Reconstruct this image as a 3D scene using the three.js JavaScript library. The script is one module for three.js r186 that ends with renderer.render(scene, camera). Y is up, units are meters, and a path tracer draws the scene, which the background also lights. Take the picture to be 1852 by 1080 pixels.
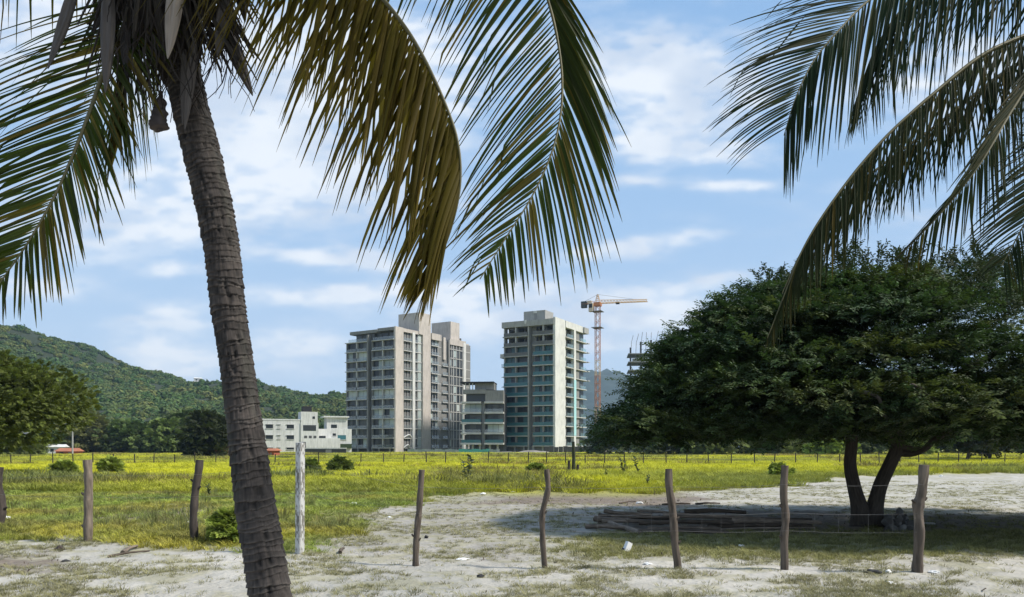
import * as THREE from 'three';

// ---------------------------------------------------------------- camera, sky, sun, exposure
const F = 1400, CU = 926, HV = 811, EYE = 1.6;                 // focal length and horizon, in pixels of a 1852 x 1080 picture
const scene = new THREE.Scene();
const camera = new THREE.PerspectiveCamera(2 * Math.atan(540 / F) * 180 / Math.PI, 1852 / 1080, 0.1, 14000);
camera.position.set(0, EYE, 0);
camera.lookAt(0, EYE, -10);
camera.setViewOffset(1852, 1080, 0, 540 - HV, 1852, 1080);     // a level camera with the lens shifted up
const renderer = new THREE.WebGLRenderer({ antialias: true });
renderer.toneMapping = THREE.LinearToneMapping;
renderer.toneMappingExposure = 1.6;
renderer.shadowMap.enabled = true;
const SUN = new THREE.Vector3(0.80, 0.90, 0.14).normalize();
const sun = new THREE.DirectionalLight(new THREE.Color(1, 0.94, 0.85), 3.3);
sun.name = 'sun';
sun.position.copy(SUN).multiplyScalar(400); sun.target.position.set(0, 0, 0);
sun.castShadow = true; sun.shadow.radius = 10; sun.shadow.mapSize.set(4096, 4096);
Object.assign(sun.shadow.camera, { left: -300, right: 300, top: 300, bottom: -300, near: 1, far: 1200 });
scene.add(sun, sun.target);

// ---------------------------------------------------------------- random numbers and noise
function rng(seed) { let a = seed >>> 0; return () => { a = (a + 0x6D2B79F5) | 0; let t = Math.imul(a ^ (a >>> 15), 1 | a); t = (t + Math.imul(t ^ (t >>> 7), 61 | t)) ^ t; return ((t ^ (t >>> 14)) >>> 0) / 4294967296; }; }
const PERM = new Uint8Array(512), VAL = new Float32Array(256);
{ const r = rng(77); const p = [...Array(256).keys()]; for (let i = 255; i > 0; i--) { const j = Math.floor(r() * (i + 1)); [p[i], p[j]] = [p[j], p[i]]; } for (let i = 0; i < 512; i++) PERM[i] = p[i & 255]; for (let i = 0; i < 256; i++) VAL[i] = r(); }
function n2(x, y) {
  const xi = Math.floor(x), yi = Math.floor(y), fx = x - xi, fy = y - yi, a = xi & 255, b = yi & 255;
  const u = fx * fx * (3 - 2 * fx), v = fy * fy * (3 - 2 * fy), p0 = PERM[a], p1 = PERM[a + 1];
  const q00 = VAL[PERM[p0 + b]], q10 = VAL[PERM[p1 + b]], q01 = VAL[PERM[p0 + b + 1]], q11 = VAL[PERM[p1 + b + 1]];
  return q00 + (q10 - q00) * u + (q01 - q00) * v + (q00 - q10 - q01 + q11) * u * v;
}
function n3(x, y, z) { const zi = Math.floor(z), f = z - zi, w = f * f * (3 - 2 * f); const o = zi * 17.31, o2 = (zi + 1) * 17.31; return n2(x + o, y + o * 1.7) * (1 - w) + n2(x + o2, y + o2 * 1.7) * w; }
function fbm(x, y, oct = 4) { let s = 0, a = 0.5, t = 0; for (let i = 0; i < oct; i++) { s += a * n2(x, y); t += a; a *= 0.5; x = x * 2.03 + 13.7; y = y * 2.03 + 7.3; } return s / t; }
const clamp = (x, a = 0, b = 1) => x < a ? a : x > b ? b : x;
const sm = (a, b, x) => { const t = clamp((x - a) / (b - a)); return t * t * (3 - 2 * t); };
const lerp = (a, b, t) => a + (b - a) * t;
const at = (u, v, Z) => new THREE.Vector3((u - CU) / F * Z, EYE + (HV - v) / F * Z, -Z);   // a place in metres from its bearing and distance
const ground = (u, v) => { const Z = EYE * F / (v - HV); return [(u - CU) / F * Z, Z]; };

// ---------------------------------------------------------------- the sky: air and clouds
{
  const W = 3072, H = 1536, data = new Float32Array(W * H * 4);
  // cloud banks: bearing, half sizes, tilt, strength
  const banks = [
    [100, 60, 330, 150, 0, .75], [470, 210, 260, 170, .15, .85], [200, 390, 300, 90, .05, .7], [640, 350, 240, 45, .05, .65], [760, 150, 170, 150, 0, .7], [560, 60, 160, 80, 0, .6],
    [1230, 130, 190, 85, .1, 1.0], [1260, 272, 150, 32, 0, .85], [1190, 215, 120, 80, 0, .6], [1340, 338, 80, 15, -.04, 1.1], [1160, 335, 60, 14, .05, .75],
    [640, 471, 150, 18, .03, 1.0], [1140, 447, 170, 22, -.12, 1.05], [690, 531, 260, 17, -.02, 1.0], [1000, 545, 320, 45, 0, .55], [1270, 508, 80, 14, -.15, .8], [880, 590, 140, 45, 0, .75],
    [285, 655, 100, 55, .2, 1.1], [290, 572, 95, 22, -.12, .85], [325, 490, 48, 14, .1, .75], [60, 520, 160, 30, 0, .5], [520, 640, 160, 60, 0, .5], [1130, 600, 180, 60, 0, .5],
    [1750, 140, 260, 120, 0, .6], [1620, 380, 150, 60, 0, .45], [1000, 120, 120, 120, 0, .2], [1180, -20, 200, 20, 0, .2]];
  for (let j = 0; j < H; j++) {
    const el = ((j + 0.5) / H - 0.5) * Math.PI, y = Math.sin(el), c = Math.cos(el);
    for (let i = 0; i < W; i++) {
      const k = (j * W + i) * 4; data[k + 3] = 1;
      if (y < -0.06) { data[k] = 0.26; data[k + 1] = 0.27; data[k + 2] = 0.22; continue; }
      const az = ((i + 0.5) / W - 0.5) * 2 * Math.PI, x = Math.cos(az) * c, z = Math.sin(az) * c, e = Math.max(0, y);
      const h = Math.exp(-e * 4.4), zt = sm(0.25, 1, e);
      let r = lerp(lerp(0.185, 0.13, zt), 0.56, h), g = lerp(lerp(0.35, 0.26, zt), 0.65, h), b = lerp(lerp(0.60, 0.50, zt), 0.74, h);
      let d = 0, thick = 0;
      const near = z < -0.4 * Math.abs(x) - 0.2 && e < 0.75;
      if (near) {
        const u = CU + F * x / -z, v = HV + F * y / z;
        const wx = (fbm(u / 150 + 3, v / 60 + 9, 4) - .5) * 90, wy = (fbm(u / 130 + 31, v / 50 + 2, 4) - .5) * 34;
        const det = fbm(u / 90, v / 26, 6), det2 = fbm(u / 34 + 5, v / 12, 4);
        for (const [bu, bv, ru, rv, tilt, s] of banks) {
          const du = u + wx - bu, dv = v + wy - bv - tilt * du;
          const q = (du / ru) ** 2 + (dv / rv) ** 2;
          if (q < 4) d += (ru > 150 && rv > 40 ? 1.3 : 1.1) * s * Math.exp(-q * 1.3) * (0.45 + 0.85 * det);
        }
        d = .92 * sm(.02, 1.0, d * (0.68 + 0.5 * sm(.3, .7, det2)) + 0.15 * sm(.40, .8, det));
        thick = sm(.35, .75, fbm(u / 160 + 8, v / 80 + 1, 4));
      }
      const fade = near ? sm(1.0, 0.72, Math.max(Math.abs(x / z) * 0.9, e * 1.45)) : 0;
      if (fade < 1) {
        const px = x / (e + .16), pz = z / (e + .16);
        const f = fbm(px * 1.1 + 40, pz * 1.5 + 11, 5);
        d = lerp(sm(.44, .74, f) * .8, d, fade); thick = lerp(sm(.4, .8, f), thick, fade);
      }
      const cr = lerp(0.74, 0.52, thick), cg = lerp(0.755, 0.575, thick), cb = lerp(0.78, 0.665, thick);
      d *= 0.9;
      data[k] = .86 * lerp(r, cr, d); data[k + 1] = .87 * lerp(g, cg, d); data[k + 2] = .87 * lerp(b, cb, d);
    }
  }
  const t = new THREE.DataTexture(data, W, H, THREE.RGBAFormat, THREE.FloatType);
  t.mapping = THREE.EquirectangularReflectionMapping; t.magFilter = t.minFilter = THREE.LinearFilter; t.needsUpdate = true;
  scene.background = t; scene.environment = t;
}
console.log('sky');

// ---------------------------------------------------------------- builders
const taken = new Map();
function numbered(name) { const n = taken.get(name) || 0; taken.set(name, n + 1); return n ? name + '_' + String(n).padStart(3, '0') : name; }
class MB {                                                       // gathers faces; build() makes one named Mesh of them
  constructor() { this.p = []; this.c = []; this.t = []; this.i = []; }
  vert(x, y, z, u = 0, v = 0, c) { this.p.push(x, y, z); this.t.push(u, v); this.c.push(...(c || [1, 1, 1])); return this.p.length / 3 - 1; }
  quad(a, b, c, d, col, su, sv) { const k = this.vert(...a, 0, 0, col); this.vert(...b, su ?? 1, 0, col); this.vert(...c, su ?? 1, sv ?? 1, col); this.vert(...d, 0, sv ?? 1, col); this.i.push(k, k + 1, k + 2, k, k + 2, k + 3); return this; }
  box(x0, x1, y0, y1, z0, z1, col) {
    const X = x1 - x0, Y = y1 - y0, Z = z1 - z0;
    this.quad([x0, y0, z1], [x1, y0, z1], [x1, y1, z1], [x0, y1, z1], col, X, Y); this.quad([x1, y0, z0], [x0, y0, z0], [x0, y1, z0], [x1, y1, z0], col, X, Y);
    this.quad([x1, y0, z1], [x1, y0, z0], [x1, y1, z0], [x1, y1, z1], col, Z, Y); this.quad([x0, y0, z0], [x0, y0, z1], [x0, y1, z1], [x0, y1, z0], col, Z, Y);
    this.quad([x0, y1, z1], [x1, y1, z1], [x1, y1, z0], [x0, y1, z0], col, X, Z); this.quad([x0, y0, z0], [x1, y0, z0], [x1, y0, z1], [x0, y0, z1], col, X, Z); return this;
  }
  tube(pts, rad, seg = 8, col, wob = 0, seed = 0, cap = true) {   // a tapered tube through pts; rad is a number or one per point
    const n = pts.length, R = k => Array.isArray(rad) ? rad[k] : rad, tan = new THREE.Vector3(), nx = new THREE.Vector3(), ny = new THREE.Vector3(); let len = 0;
    const k0 = this.p.length / 3; nx.set(1, 0, 0);
    for (let k = 0; k < n; k++) {
      tan.copy(pts[Math.min(n - 1, k + 1)]).sub(pts[Math.max(0, k - 1)]).normalize();
      if (k === 0 && Math.abs(tan.x) > 0.9) nx.set(0, 0, 1);
      nx.addScaledVector(tan, -nx.dot(tan)).normalize(); ny.crossVectors(tan, nx);
      if (k) len += pts[k].distanceTo(pts[k - 1]);
      for (let s = 0; s <= seg; s++) {
        const a = s / seg * 2 * Math.PI, ca = Math.cos(a), sa = Math.sin(a);
        const r = R(k) * (1 + (wob ? wob * (n3(ca * 1.3 + seed, sa * 1.3 + 5, len / Math.max(.02, R(0)) * .35 + seed) - .5) * 2 : 0));
        this.vert(pts[k].x + (nx.x * ca + ny.x * sa) * r, pts[k].y + (nx.y * ca + ny.y * sa) * r, pts[k].z + (nx.z * ca + ny.z * sa) * r, s / seg * R(0) * 6.28, len, typeof col === 'function' ? col(k / (n - 1), a) : col);
      }
    }
    const w = seg + 1;
    for (let k = 0; k < n - 1; k++) for (let s = 0; s < seg; s++) { const a = k0 + k * w + s; this.i.push(a, a + 1, a + w + 1, a, a + w + 1, a + w); }
    if (cap) for (const [k, f] of [[0, 1], [n - 1, 0]]) { const m = this.vert(pts[k].x, pts[k].y, pts[k].z, 0, 0, typeof col === 'function' ? col(k / (n - 1), 0) : col); const b = this.p.length / 3; for (let s = 0; s <= seg; s++) { const o = (k0 + k * w + s) * 3; this.vert(this.p[o], this.p[o + 1], this.p[o + 2], 0, 0, typeof col === 'function' ? col(k / (n - 1), 0) : col); } for (let s = 0; s < seg; s++) f ? this.i.push(m, b + s + 1, b + s) : this.i.push(m, b + s, b + s + 1); }
    return this;
  }
  geo() {
    const g = new THREE.BufferGeometry();
    g.setAttribute('position', new THREE.Float32BufferAttribute(this.p, 3)); g.setAttribute('uv', new THREE.Float32BufferAttribute(this.t, 2)); g.setAttribute('color', new THREE.Float32BufferAttribute(this.c, 3));
    g.setIndex(this.i); g.computeVertexNormals(); return g;
  }
  build(name, mat, parent, origin) {
    const g = this.geo(); if (origin) g.translate(-origin.x, -origin.y, -origin.z);
    const m = new THREE.Mesh(g, mat); m.name = name; m.castShadow = m.receiveShadow = true; parent.add(m); return m;
  }
}
const V = (x, y, z) => new THREE.Vector3(x, y, z);
function tag(o, label, category, group, kind) { o.userData.label = label; if (category) o.userData.category = category; if (group) o.userData.group = group; if (kind) o.userData.kind = kind; return o; }
function thing(name, label, category, pos, turn = 0, group) { const o = new THREE.Group(); o.name = numbered(name); o.position.copy(pos); o.rotation.y = turn; scene.add(o); return tag(o, label, category, group); }
function solo(name, mb, mat, pos, label, category, group, kind) { const m = mb.build(numbered(name), mat, scene); m.position.copy(pos); return tag(m, label, category, group, kind); }
function curve(pts, n) { const c = new THREE.CatmullRomCurve3(pts, false, 'centripetal'); return c.getPoints(n); }
function texture(S, fn, srgb = true) {
  const d = new Uint8Array(S * S * 4);
  for (let j = 0; j < S; j++) for (let i = 0; i < S; i++) { const c = fn(i / S, j / S, i, j), k = (j * S + i) * 4; d[k] = clamp(c[0]) * 255; d[k + 1] = clamp(c[1]) * 255; d[k + 2] = clamp(c[2]) * 255; d[k + 3] = 255; }
  const t = new THREE.DataTexture(d, S, S); t.wrapS = t.wrapT = THREE.RepeatWrapping; t.magFilter = THREE.LinearFilter; t.minFilter = THREE.LinearMipmapLinearFilter; t.generateMipmaps = true; if (srgb) t.colorSpace = THREE.SRGBColorSpace; t.needsUpdate = true; return t;
}
function tileNoise(u, v, f, oct) { const a = fbm(u * f, v * f, oct), b = fbm((u - 1) * f, v * f, oct), c = fbm(u * f, (v - 1) * f, oct), d = fbm((u - 1) * f, (v - 1) * f, oct); return lerp(lerp(a, b, u), lerp(c, d, u), v); }
const rep = (t, x, y = x) => { const c = t.clone(); c.repeat.set(x, y); c.needsUpdate = true; return c; };
const barkTex = texture(256, (u, v) => { const n = tileNoise(u, v * .25, 22, 4), m = tileNoise(u, v, 6, 3); const w = .42 + .45 * n + .3 * (m - .5); return [w, w * .98, w * .95]; });
const plasterTex = texture(512, (u, v) => { const n = tileNoise(u, v, 5, 5), s = tileNoise(u * 1, v * .12, 34, 3), w = .80 + .22 * (n - .5) + .22 * (s - .5); return [w, w, w * .99]; });
const speckTex = texture(512, (u, v) => { const n = tileNoise(u, v, 60, 3), m = tileNoise(u, v, 9, 4), w = .80 + .30 * (n - .5) + .22 * (m - .5); return [w, w, w]; });
const sandBump = texture(512, (u, v) => { const a = tileNoise(u, v, 7, 5), b = tileNoise(u, v, 40, 3); const w = .65 * a + .35 * b; return [w, w, w]; }, false);
const lin = (r, g, b) => new THREE.Color().setRGB(r, g, b);
const mat = (r, g, b, rough = .9, o = {}) => new THREE.MeshStandardMaterial({ color: lin(r, g, b), roughness: rough, ...o });
const plaster = (r, g, b) => mat(r / .8, g / .8, b / .8, .85, { map: rep(plasterTex, .12, .12) });
const leafMat = (o = {}) => new THREE.MeshPhysicalMaterial({ color: 0xffffff, vertexColors: true, roughness: .8, transmission: .4, thickness: 0, side: THREE.DoubleSide, specularIntensity: .35, ...o });
const bark = (r, g, b, s = 1) => mat(r / .5, g / .5, b / .5, .95, { map: rep(barkTex, 1.5 * s, 1 * s), bumpMap: rep(barkTex, 1.5 * s, 1 * s), bumpScale: .012, vertexColors: true });

// ---------------------------------------------------------------- ground
const poly = list => list.map(([u, v]) => ground(u, v));
const sandPoly = [...poly([[-400, 985], [150, 987], [330, 992], [420, 986], [545, 1008], [600, 985], [650, 950], [700, 922], [790, 902], [930, 889], [1050, 891], [1150, 894], [1240, 886], [1400, 881], [1530, 863], [1700, 859], [2100, 857]]), [60, 49], [60, -40], [-60, -40], [-60, 12.9]];
const lawnPoly = poly([[1035, 985], [1080, 962], [1250, 962], [1500, 948], [1700, 934], [2200, 926], [2200, 1000], [1700, 1012], [1400, 1012], [1180, 1012], [1060, 1003]]);
const litterPolys = [poly([[1090, 962], [1100, 932], [1240, 920], [1540, 922], [1600, 935], [1560, 962]]), poly([[160, 940], [300, 925], [420, 925], [430, 965], [300, 968], [180, 960]]), poly([[850, 912], [960, 886], [1240, 888], [1300, 905], [1240, 922], [1050, 915]]), poly([[-200, 1015], [60, 1008], [110, 1022], [90, 1042], [-100, 1050]]), poly([[1560, 965], [1600, 932], [1900, 930], [2200, 930], [2200, 955], [1700, 968]])];
function edge(P, x, z) {                                          // signed distance to a polygon, negative inside
  let d = 1e9, inside = false;
  for (let i = 0, j = P.length - 1; i < P.length; j = i++) {
    const [ax, az] = P[j], [bx, bz] = P[i], ex = bx - ax, ez = bz - az, t = clamp(((x - ax) * ex + (z - az) * ez) / (ex * ex + ez * ez)), dx = x - ax - t * ex, dz = z - az - t * ez;
    d = Math.min(d, dx * dx + dz * dz); if ((az > z) !== (bz > z) && x < ax + ex * (z - az) / ez) inside = !inside;
  }
  d = Math.sqrt(d); return inside ? -d : d;
}
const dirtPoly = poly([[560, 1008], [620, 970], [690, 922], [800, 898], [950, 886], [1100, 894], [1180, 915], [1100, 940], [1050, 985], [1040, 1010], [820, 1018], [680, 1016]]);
const Q = [0, 0, 0, 0, 0];                                            // grass, lawn, litter, yellow
function zone(x, Z, fine = true) {
  const amp = .35 + .02 * Math.min(Z, 60), wx = x + (fbm(x * .9, Z * .9, 3) - .5) * amp * 2.4, wz = Z + (fbm(x * .9 + 50, Z * .5 + 9, 3) - .5) * amp * 3.2;
  const near = x > -70 && x < 70 && Z < 60;
  const e = near ? edge(sandPoly, wx, wz) : 9, nb = fine ? (fbm(x * 5, Z * 5, 3) - .5) * 1.2 : 0;
  Q[0] = Z < -2 ? 0 : sm(-.35, .45, e + nb);
  Q[1] = near && Q[0] < 1 && Z > 8 && Z < 24 ? sm(.5, -.5, edge(lawnPoly, wx, wz) + nb) : 0;
  Q[2] = 0; if (near && Z > 7 && Z < 34) for (const P of litterPolys) Q[2] = Math.max(Q[2], sm(.4, -.7, edge(P, wx, wz) + nb * 1.3));
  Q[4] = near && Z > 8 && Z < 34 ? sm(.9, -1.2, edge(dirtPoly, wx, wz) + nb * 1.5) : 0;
  const yz = x < -4 ? 26 : lerp(26, 52, sm(-4, 22, x));
  Q[3] = sm(-7, 6, Z - yz + (fbm(x * .16, Z * .1 + 3, 3) - .5) * 24);
  return Q;
}
function gh(x, Z) {
  const e = x > -60 && x < 60 && Z > 4 && Z < 60 ? edge(sandPoly, x, Z) : 1;
  return .10 * sm(-.6, 1.6, e) * sm(2, 9, Z) + .10 * (fbm(x * .3, Z * .3, 3) - .5) + (Z < 60 ? .045 * (fbm(x * 2.1, Z * 2.1, 3) - .5) + .035 * (fbm(x * 5 + 9, Z * 6, 2) - .5) : 0) + .35 * (fbm(x * .03, Z * .03, 3) - .5) * sm(40, 90, Z);
}
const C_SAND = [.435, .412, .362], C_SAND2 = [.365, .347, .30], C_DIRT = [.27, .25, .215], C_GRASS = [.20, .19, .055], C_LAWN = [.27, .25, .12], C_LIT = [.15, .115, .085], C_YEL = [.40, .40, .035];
function groundColor(x, Z, fine) {
  const q = zone(x, Z, fine), b = fbm(x * .7 + 8, Z * .7, 4), f = fine ? fbm(x * 9, Z * 6, 3) : .5, s = fine ? sm(.46, .66, fbm(x * 2.2 + 30, Z * 2.8, 5)) : 0;
  const out = [0, 0, 0];
  for (let k = 0; k < 3; k++) {
    let c = lerp(C_SAND[k], C_SAND2[k], sm(.35, .65, b)) * (.86 + .28 * f);
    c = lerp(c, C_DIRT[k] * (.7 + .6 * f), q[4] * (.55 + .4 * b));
    c = lerp(c, C_LAWN[k] * (.7 + .5 * f), Math.max(s * .45, q[1] * .8));
    c = lerp(c, C_GRASS[k] * (.7 + .6 * f), q[0] * (.85 + .15 * f));
    c = lerp(c, C_LIT[k] * (.6 + .8 * f), q[2] * .85);
    out[k] = lerp(c, C_YEL[k] * (.7 + .5 * b), q[3] * .75);
  }
  return out;
}
const NX0 = -24, NX1 = 36, NZ0 = 2.5, NZ1 = 52;                       // the near ground: fine mesh, its own colour map
{
  const S = 2048, d = new Uint8Array(S * S * 4), enc = c => 255 * (c <= .0031308 ? 12.92 * c : 1.055 * Math.pow(c, 1 / 2.4) - .055);
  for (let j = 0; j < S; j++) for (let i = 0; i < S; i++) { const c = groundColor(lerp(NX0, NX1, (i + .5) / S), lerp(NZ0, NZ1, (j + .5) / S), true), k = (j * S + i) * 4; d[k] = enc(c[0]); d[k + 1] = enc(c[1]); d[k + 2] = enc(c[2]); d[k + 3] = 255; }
  const t = new THREE.DataTexture(d, S, S); t.magFilter = THREE.LinearFilter; t.minFilter = THREE.LinearMipmapLinearFilter; t.generateMipmaps = true; t.colorSpace = THREE.SRGBColorSpace; t.needsUpdate = true;
  const nx = 420, nz = 400, p = [], uv = [], ix = [];
  for (let j = 0; j <= nz; j++) { const b = j / nz, Z = lerp(NZ0, NZ1, .35 * b + .65 * b * b); for (let i = 0; i <= nx; i++) { const x = lerp(NX0, NX1, i / nx); p.push(x, gh(x, Z), -Z); uv.push((x - NX0) / (NX1 - NX0), (Z - NZ0) / (NZ1 - NZ0)); } }
  for (let j = 0; j < nz; j++) for (let i = 0; i < nx; i++) { const a = j * (nx + 1) + i; ix.push(a, a + 1, a + nx + 2, a, a + nx + 2, a + nx + 1); }
  const g = new THREE.BufferGeometry(); g.setAttribute('position', new THREE.Float32BufferAttribute(p, 3)); g.setAttribute('uv', new THREE.Float32BufferAttribute(uv, 2)); g.setIndex(ix); g.computeVertexNormals();
  const m = new THREE.Mesh(g, new THREE.MeshStandardMaterial({ map: t, roughness: 1, bumpMap: rep(sandBump, 30, 25), bumpScale: .09 })); m.name = 'sandy_ground'; m.receiveShadow = m.castShadow = true; m.userData = { kind: 'structure', label: 'trampled pale sand with thin grass patches in the foreground' }; scene.add(m);
}
{
  const xs = [], zs = [];
  for (let i = -130; i <= 130; i++) xs.push(7 * Math.sinh(i / 130 * 7.45));
  for (let i = 0; i <= 200; i++) zs.push(-60 + 46 * (i / 200 * 3) + (Math.exp(i / 200 * 8.4) - 1));
  const put = (a, ...v) => { for (const q of v) { let b = 0; for (let i = 1; i < a.length; i++) if (Math.abs(a[i] - q) < Math.abs(a[b] - q)) b = i; a[b] = q; } };
  put(xs, NX0 + .1, NX1 - .1); put(zs, NZ0 + .05, NZ1 - .1);
  const p = [], c = [], uv = [], ix = [], nx = xs.length;
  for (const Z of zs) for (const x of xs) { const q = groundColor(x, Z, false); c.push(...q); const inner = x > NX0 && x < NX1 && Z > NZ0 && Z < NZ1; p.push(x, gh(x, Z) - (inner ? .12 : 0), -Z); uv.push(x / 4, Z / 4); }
  const hole = (x0, x1, z0, z1) => x0 >= NX0 + .05 && x1 <= NX1 - .05 && z0 >= NZ0 && z1 <= NZ1;
  for (let j = 0; j < zs.length - 1; j++) for (let i = 0; i < nx - 1; i++) { if (hole(xs[i], xs[i + 1], zs[j], zs[j + 1])) continue; const a = j * nx + i; ix.push(a, a + 1, a + nx + 1, a, a + nx + 1, a + nx); }
  const g = new THREE.BufferGeometry(); g.setAttribute('position', new THREE.Float32BufferAttribute(p, 3)); g.setAttribute('uv', new THREE.Float32BufferAttribute(uv, 2)); g.setAttribute('color', new THREE.Float32BufferAttribute(c, 3)); g.setIndex(ix); g.computeVertexNormals();
  const m = new THREE.Mesh(g, new THREE.MeshStandardMaterial({ vertexColors: true, color: lin(1.2, 1.2, 1.2), map: speckTex, roughness: 1 })); m.name = 'ground'; m.receiveShadow = true; m.userData = { kind: 'structure', label: 'flat open field reaching to the hills' }; scene.add(m);
}
console.log('ground');

// ---------------------------------------------------------------- leaf shapes shared by plants
function leafSprig(seed, len, n, ll, lw) {                         // a feathery twig: narrow leaflets along a curved stem
  const r = rng(seed), b = new MB();
  for (let k = 0; k < n; k++) {
    const t = (k + .5) / n, s = k % 2 ? 1 : -1, a = s * (.7 + .5 * r()), y = (r() - .5) * .25 * len, L = ll * (.7 + .6 * r()) * (1 - .35 * t), W = lw * (.7 + .6 * r());
    const o = V(0, y * t + .05 * len * Math.sin(t * 3), t * len), dir = V(Math.sin(a), (r() - .5) * .8, Math.cos(a)).normalize(), w = V(dir.z, (r() - .5) * .9, -dir.x).normalize().multiplyScalar(W / 2);
    const m = o.clone().addScaledVector(dir, L * .55), e = o.clone().addScaledVector(dir, L), c = .8 + .4 * r(), col = [c, c, c];
    const q = b.vert(o.x, o.y, o.z, 0, 0, col); b.vert(m.x + w.x, m.y + w.y, m.z + w.z, 0, 0, col); b.vert(e.x, e.y - L * .12, e.z, 0, 0, col); b.vert(m.x - w.x, m.y - w.y, m.z - w.z, 0, 0, col);
    b.i.push(q, q + 1, q + 2, q, q + 2, q + 3);
  }
  return b.geo();
}
const sprigs = [leafSprig(1, .32, 30, .095, .030), leafSprig(2, .38, 34, .09, .027)];
const coarse = leafSprig(3, 1, 22, .55, .26);
const tmpO = new THREE.Object3D(), tmpC = new THREE.Color();
function instances(name, geo, m, list, parent, kind = 'stuff') {   // list: [x, y, z, yaw, pitch, roll, scale, r, g, b]
  const im = new THREE.InstancedMesh(geo, m, list.length); im.name = name; im.castShadow = im.receiveShadow = true;
  list.forEach((q, k) => { tmpO.position.set(q[0], q[1], q[2]); tmpO.rotation.set(q[4], q[3], q[5], 'YXZ'); Array.isArray(q[6]) ? tmpO.scale.set(...q[6]) : tmpO.scale.setScalar(q[6]); tmpO.updateMatrix(); im.setMatrixAt(k, tmpO.matrix); im.setColorAt(k, tmpC.setRGB(q[7], q[8], q[9])); });
  im.userData.kind = kind; parent.add(im); return im;
}
const foliage = leafMat();
const foliageThin = leafMat({ transmission: .3 });

// ---------------------------------------------------------------- hills
const ridge = [[-1200, 120], [-800, 165], [-600, 150], [-430, 103], [-337, 69], [-267, 55], [-216, 56], [-170, 45], [-142, 44], [-60, 34], [20, 12], [110, 0]];
function hh(x, Z) {
  let h = 0; if (x <= -1200) h = 120; else for (let i = 1; i < ridge.length; i++) if (x < ridge[i][0]) { h = lerp(ridge[i - 1][1], ridge[i][1], sm(0, 1, (x - ridge[i - 1][0]) / (ridge[i][0] - ridge[i - 1][0]))); break; }
  const t = (Z - 265) / 385, s = t < 0 ? 0 : t < 1 ? .72 * t + .28 * t * t * (3 - 2 * t) : lerp(1, .5, sm(1, 2.6, t));
  return h * s * (1 + .28 * (fbm(x * .012, Z * .012, 3) - .5) * (t < 1 ? 1 - Math.abs(2 * clamp(t) - 1) * .6 : 0)) + (fbm(x * .03, Z * .03, 3) - .5) * 9 * sm(0, .25, t) - 1.2 * (1 - sm(0, .06, t));
}
function hillMesh(name, label, x0, x1, z0, z1, nx, nz, fn, m) {
  const b = new MB();
  for (let j = 0; j <= nz; j++) for (let i = 0; i <= nx; i++) { const x = lerp(x0, x1, i / nx), Z = lerp(z0, z1, j / nz); b.vert(x, fn(x, Z), -Z, x / 20, Z / 20); }
  for (let j = 0; j < nz; j++) for (let i = 0; i < nx; i++) { const a = j * (nx + 1) + i; b.i.push(a, a + 1, a + nx + 2, a, a + nx + 2, a + nx + 1); }
  const o = b.build(name, m, scene); o.userData = { kind: 'structure', label }; return o;
}
hillMesh('hill', 'long wooded hill falling from left towards the towers', -1250, 110, 255, 1300, 120, 90, hh, mat(.035, .05, .018, 1, { map: speckTex }));
hillMesh('mountain', 'distant blue hazy mountain behind the crane', -250, 4200, 2300, 4600, 300, 150, (x, Z) => { const t = clamp((Z - 2300) / 900), rg = 318 * sm(-150, 330, x) * (1 + .30 * (fbm(x * .0036 + 4, 2.2, 4) - .5)); return rg * (t * t * (3 - 2 * t)) * (.82 + .42 * (fbm(x * .005, Z * .005, 5) - .25)) + 34 * t * (fbm(x * .022 + 7, Z * .022, 4) - .5) - 4; }, mat(.03, .045, .022, 1));
function crownBlob(seed, n) {                                      // one tree crown of the far wood
  const r = rng(seed), b = new MB();
  const lobes = [[0, .45, 0, .7]]; for (let i = 0; i < 7; i++) { const a = r() * 6.28, d = .35 + .35 * r(); lobes.push([Math.cos(a) * d, .3 + .4 * r(), Math.sin(a) * d, .3 + .25 * r()]); }
  for (let k = 0; k < n; k++) {
    const L = lobes[Math.floor(r() * lobes.length)], a = r() * 6.28, y = -.5 + 1.5 * r(), yy = clamp(y, -1, 1), c = Math.sqrt(1 - yy * yy), d = L[3] * (.8 + .25 * r());
    const nrm = V(c * Math.cos(a), yy, c * Math.sin(a)), o = V(L[0], L[1], L[2]).addScaledVector(nrm, d), t = V(r() - .5, r() - .5, r() - .5).cross(nrm).normalize(), w = V(0, 0, 0).crossVectors(nrm, t), s = .10 + .10 * r(), lift = (r() - .3) * .12, g = .7 + .6 * r(), col = [g, g, g * .95];
    const P = (i, j, l) => [o.x + t.x * i * s + w.x * j * s + nrm.x * l, o.y + t.y * i * s + w.y * j * s + nrm.y * l, o.z + t.z * i * s + w.z * j * s + nrm.z * l];
    b.quad(P(-1, -.6, lift), P(.7, -1, 0), P(1, .6, -lift), P(-.6, 1, 0), col);
  }
  return b.geo();
}
const blobs = [crownBlob(11, 260), crownBlob(12, 260), crownBlob(13, 260)];
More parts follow.
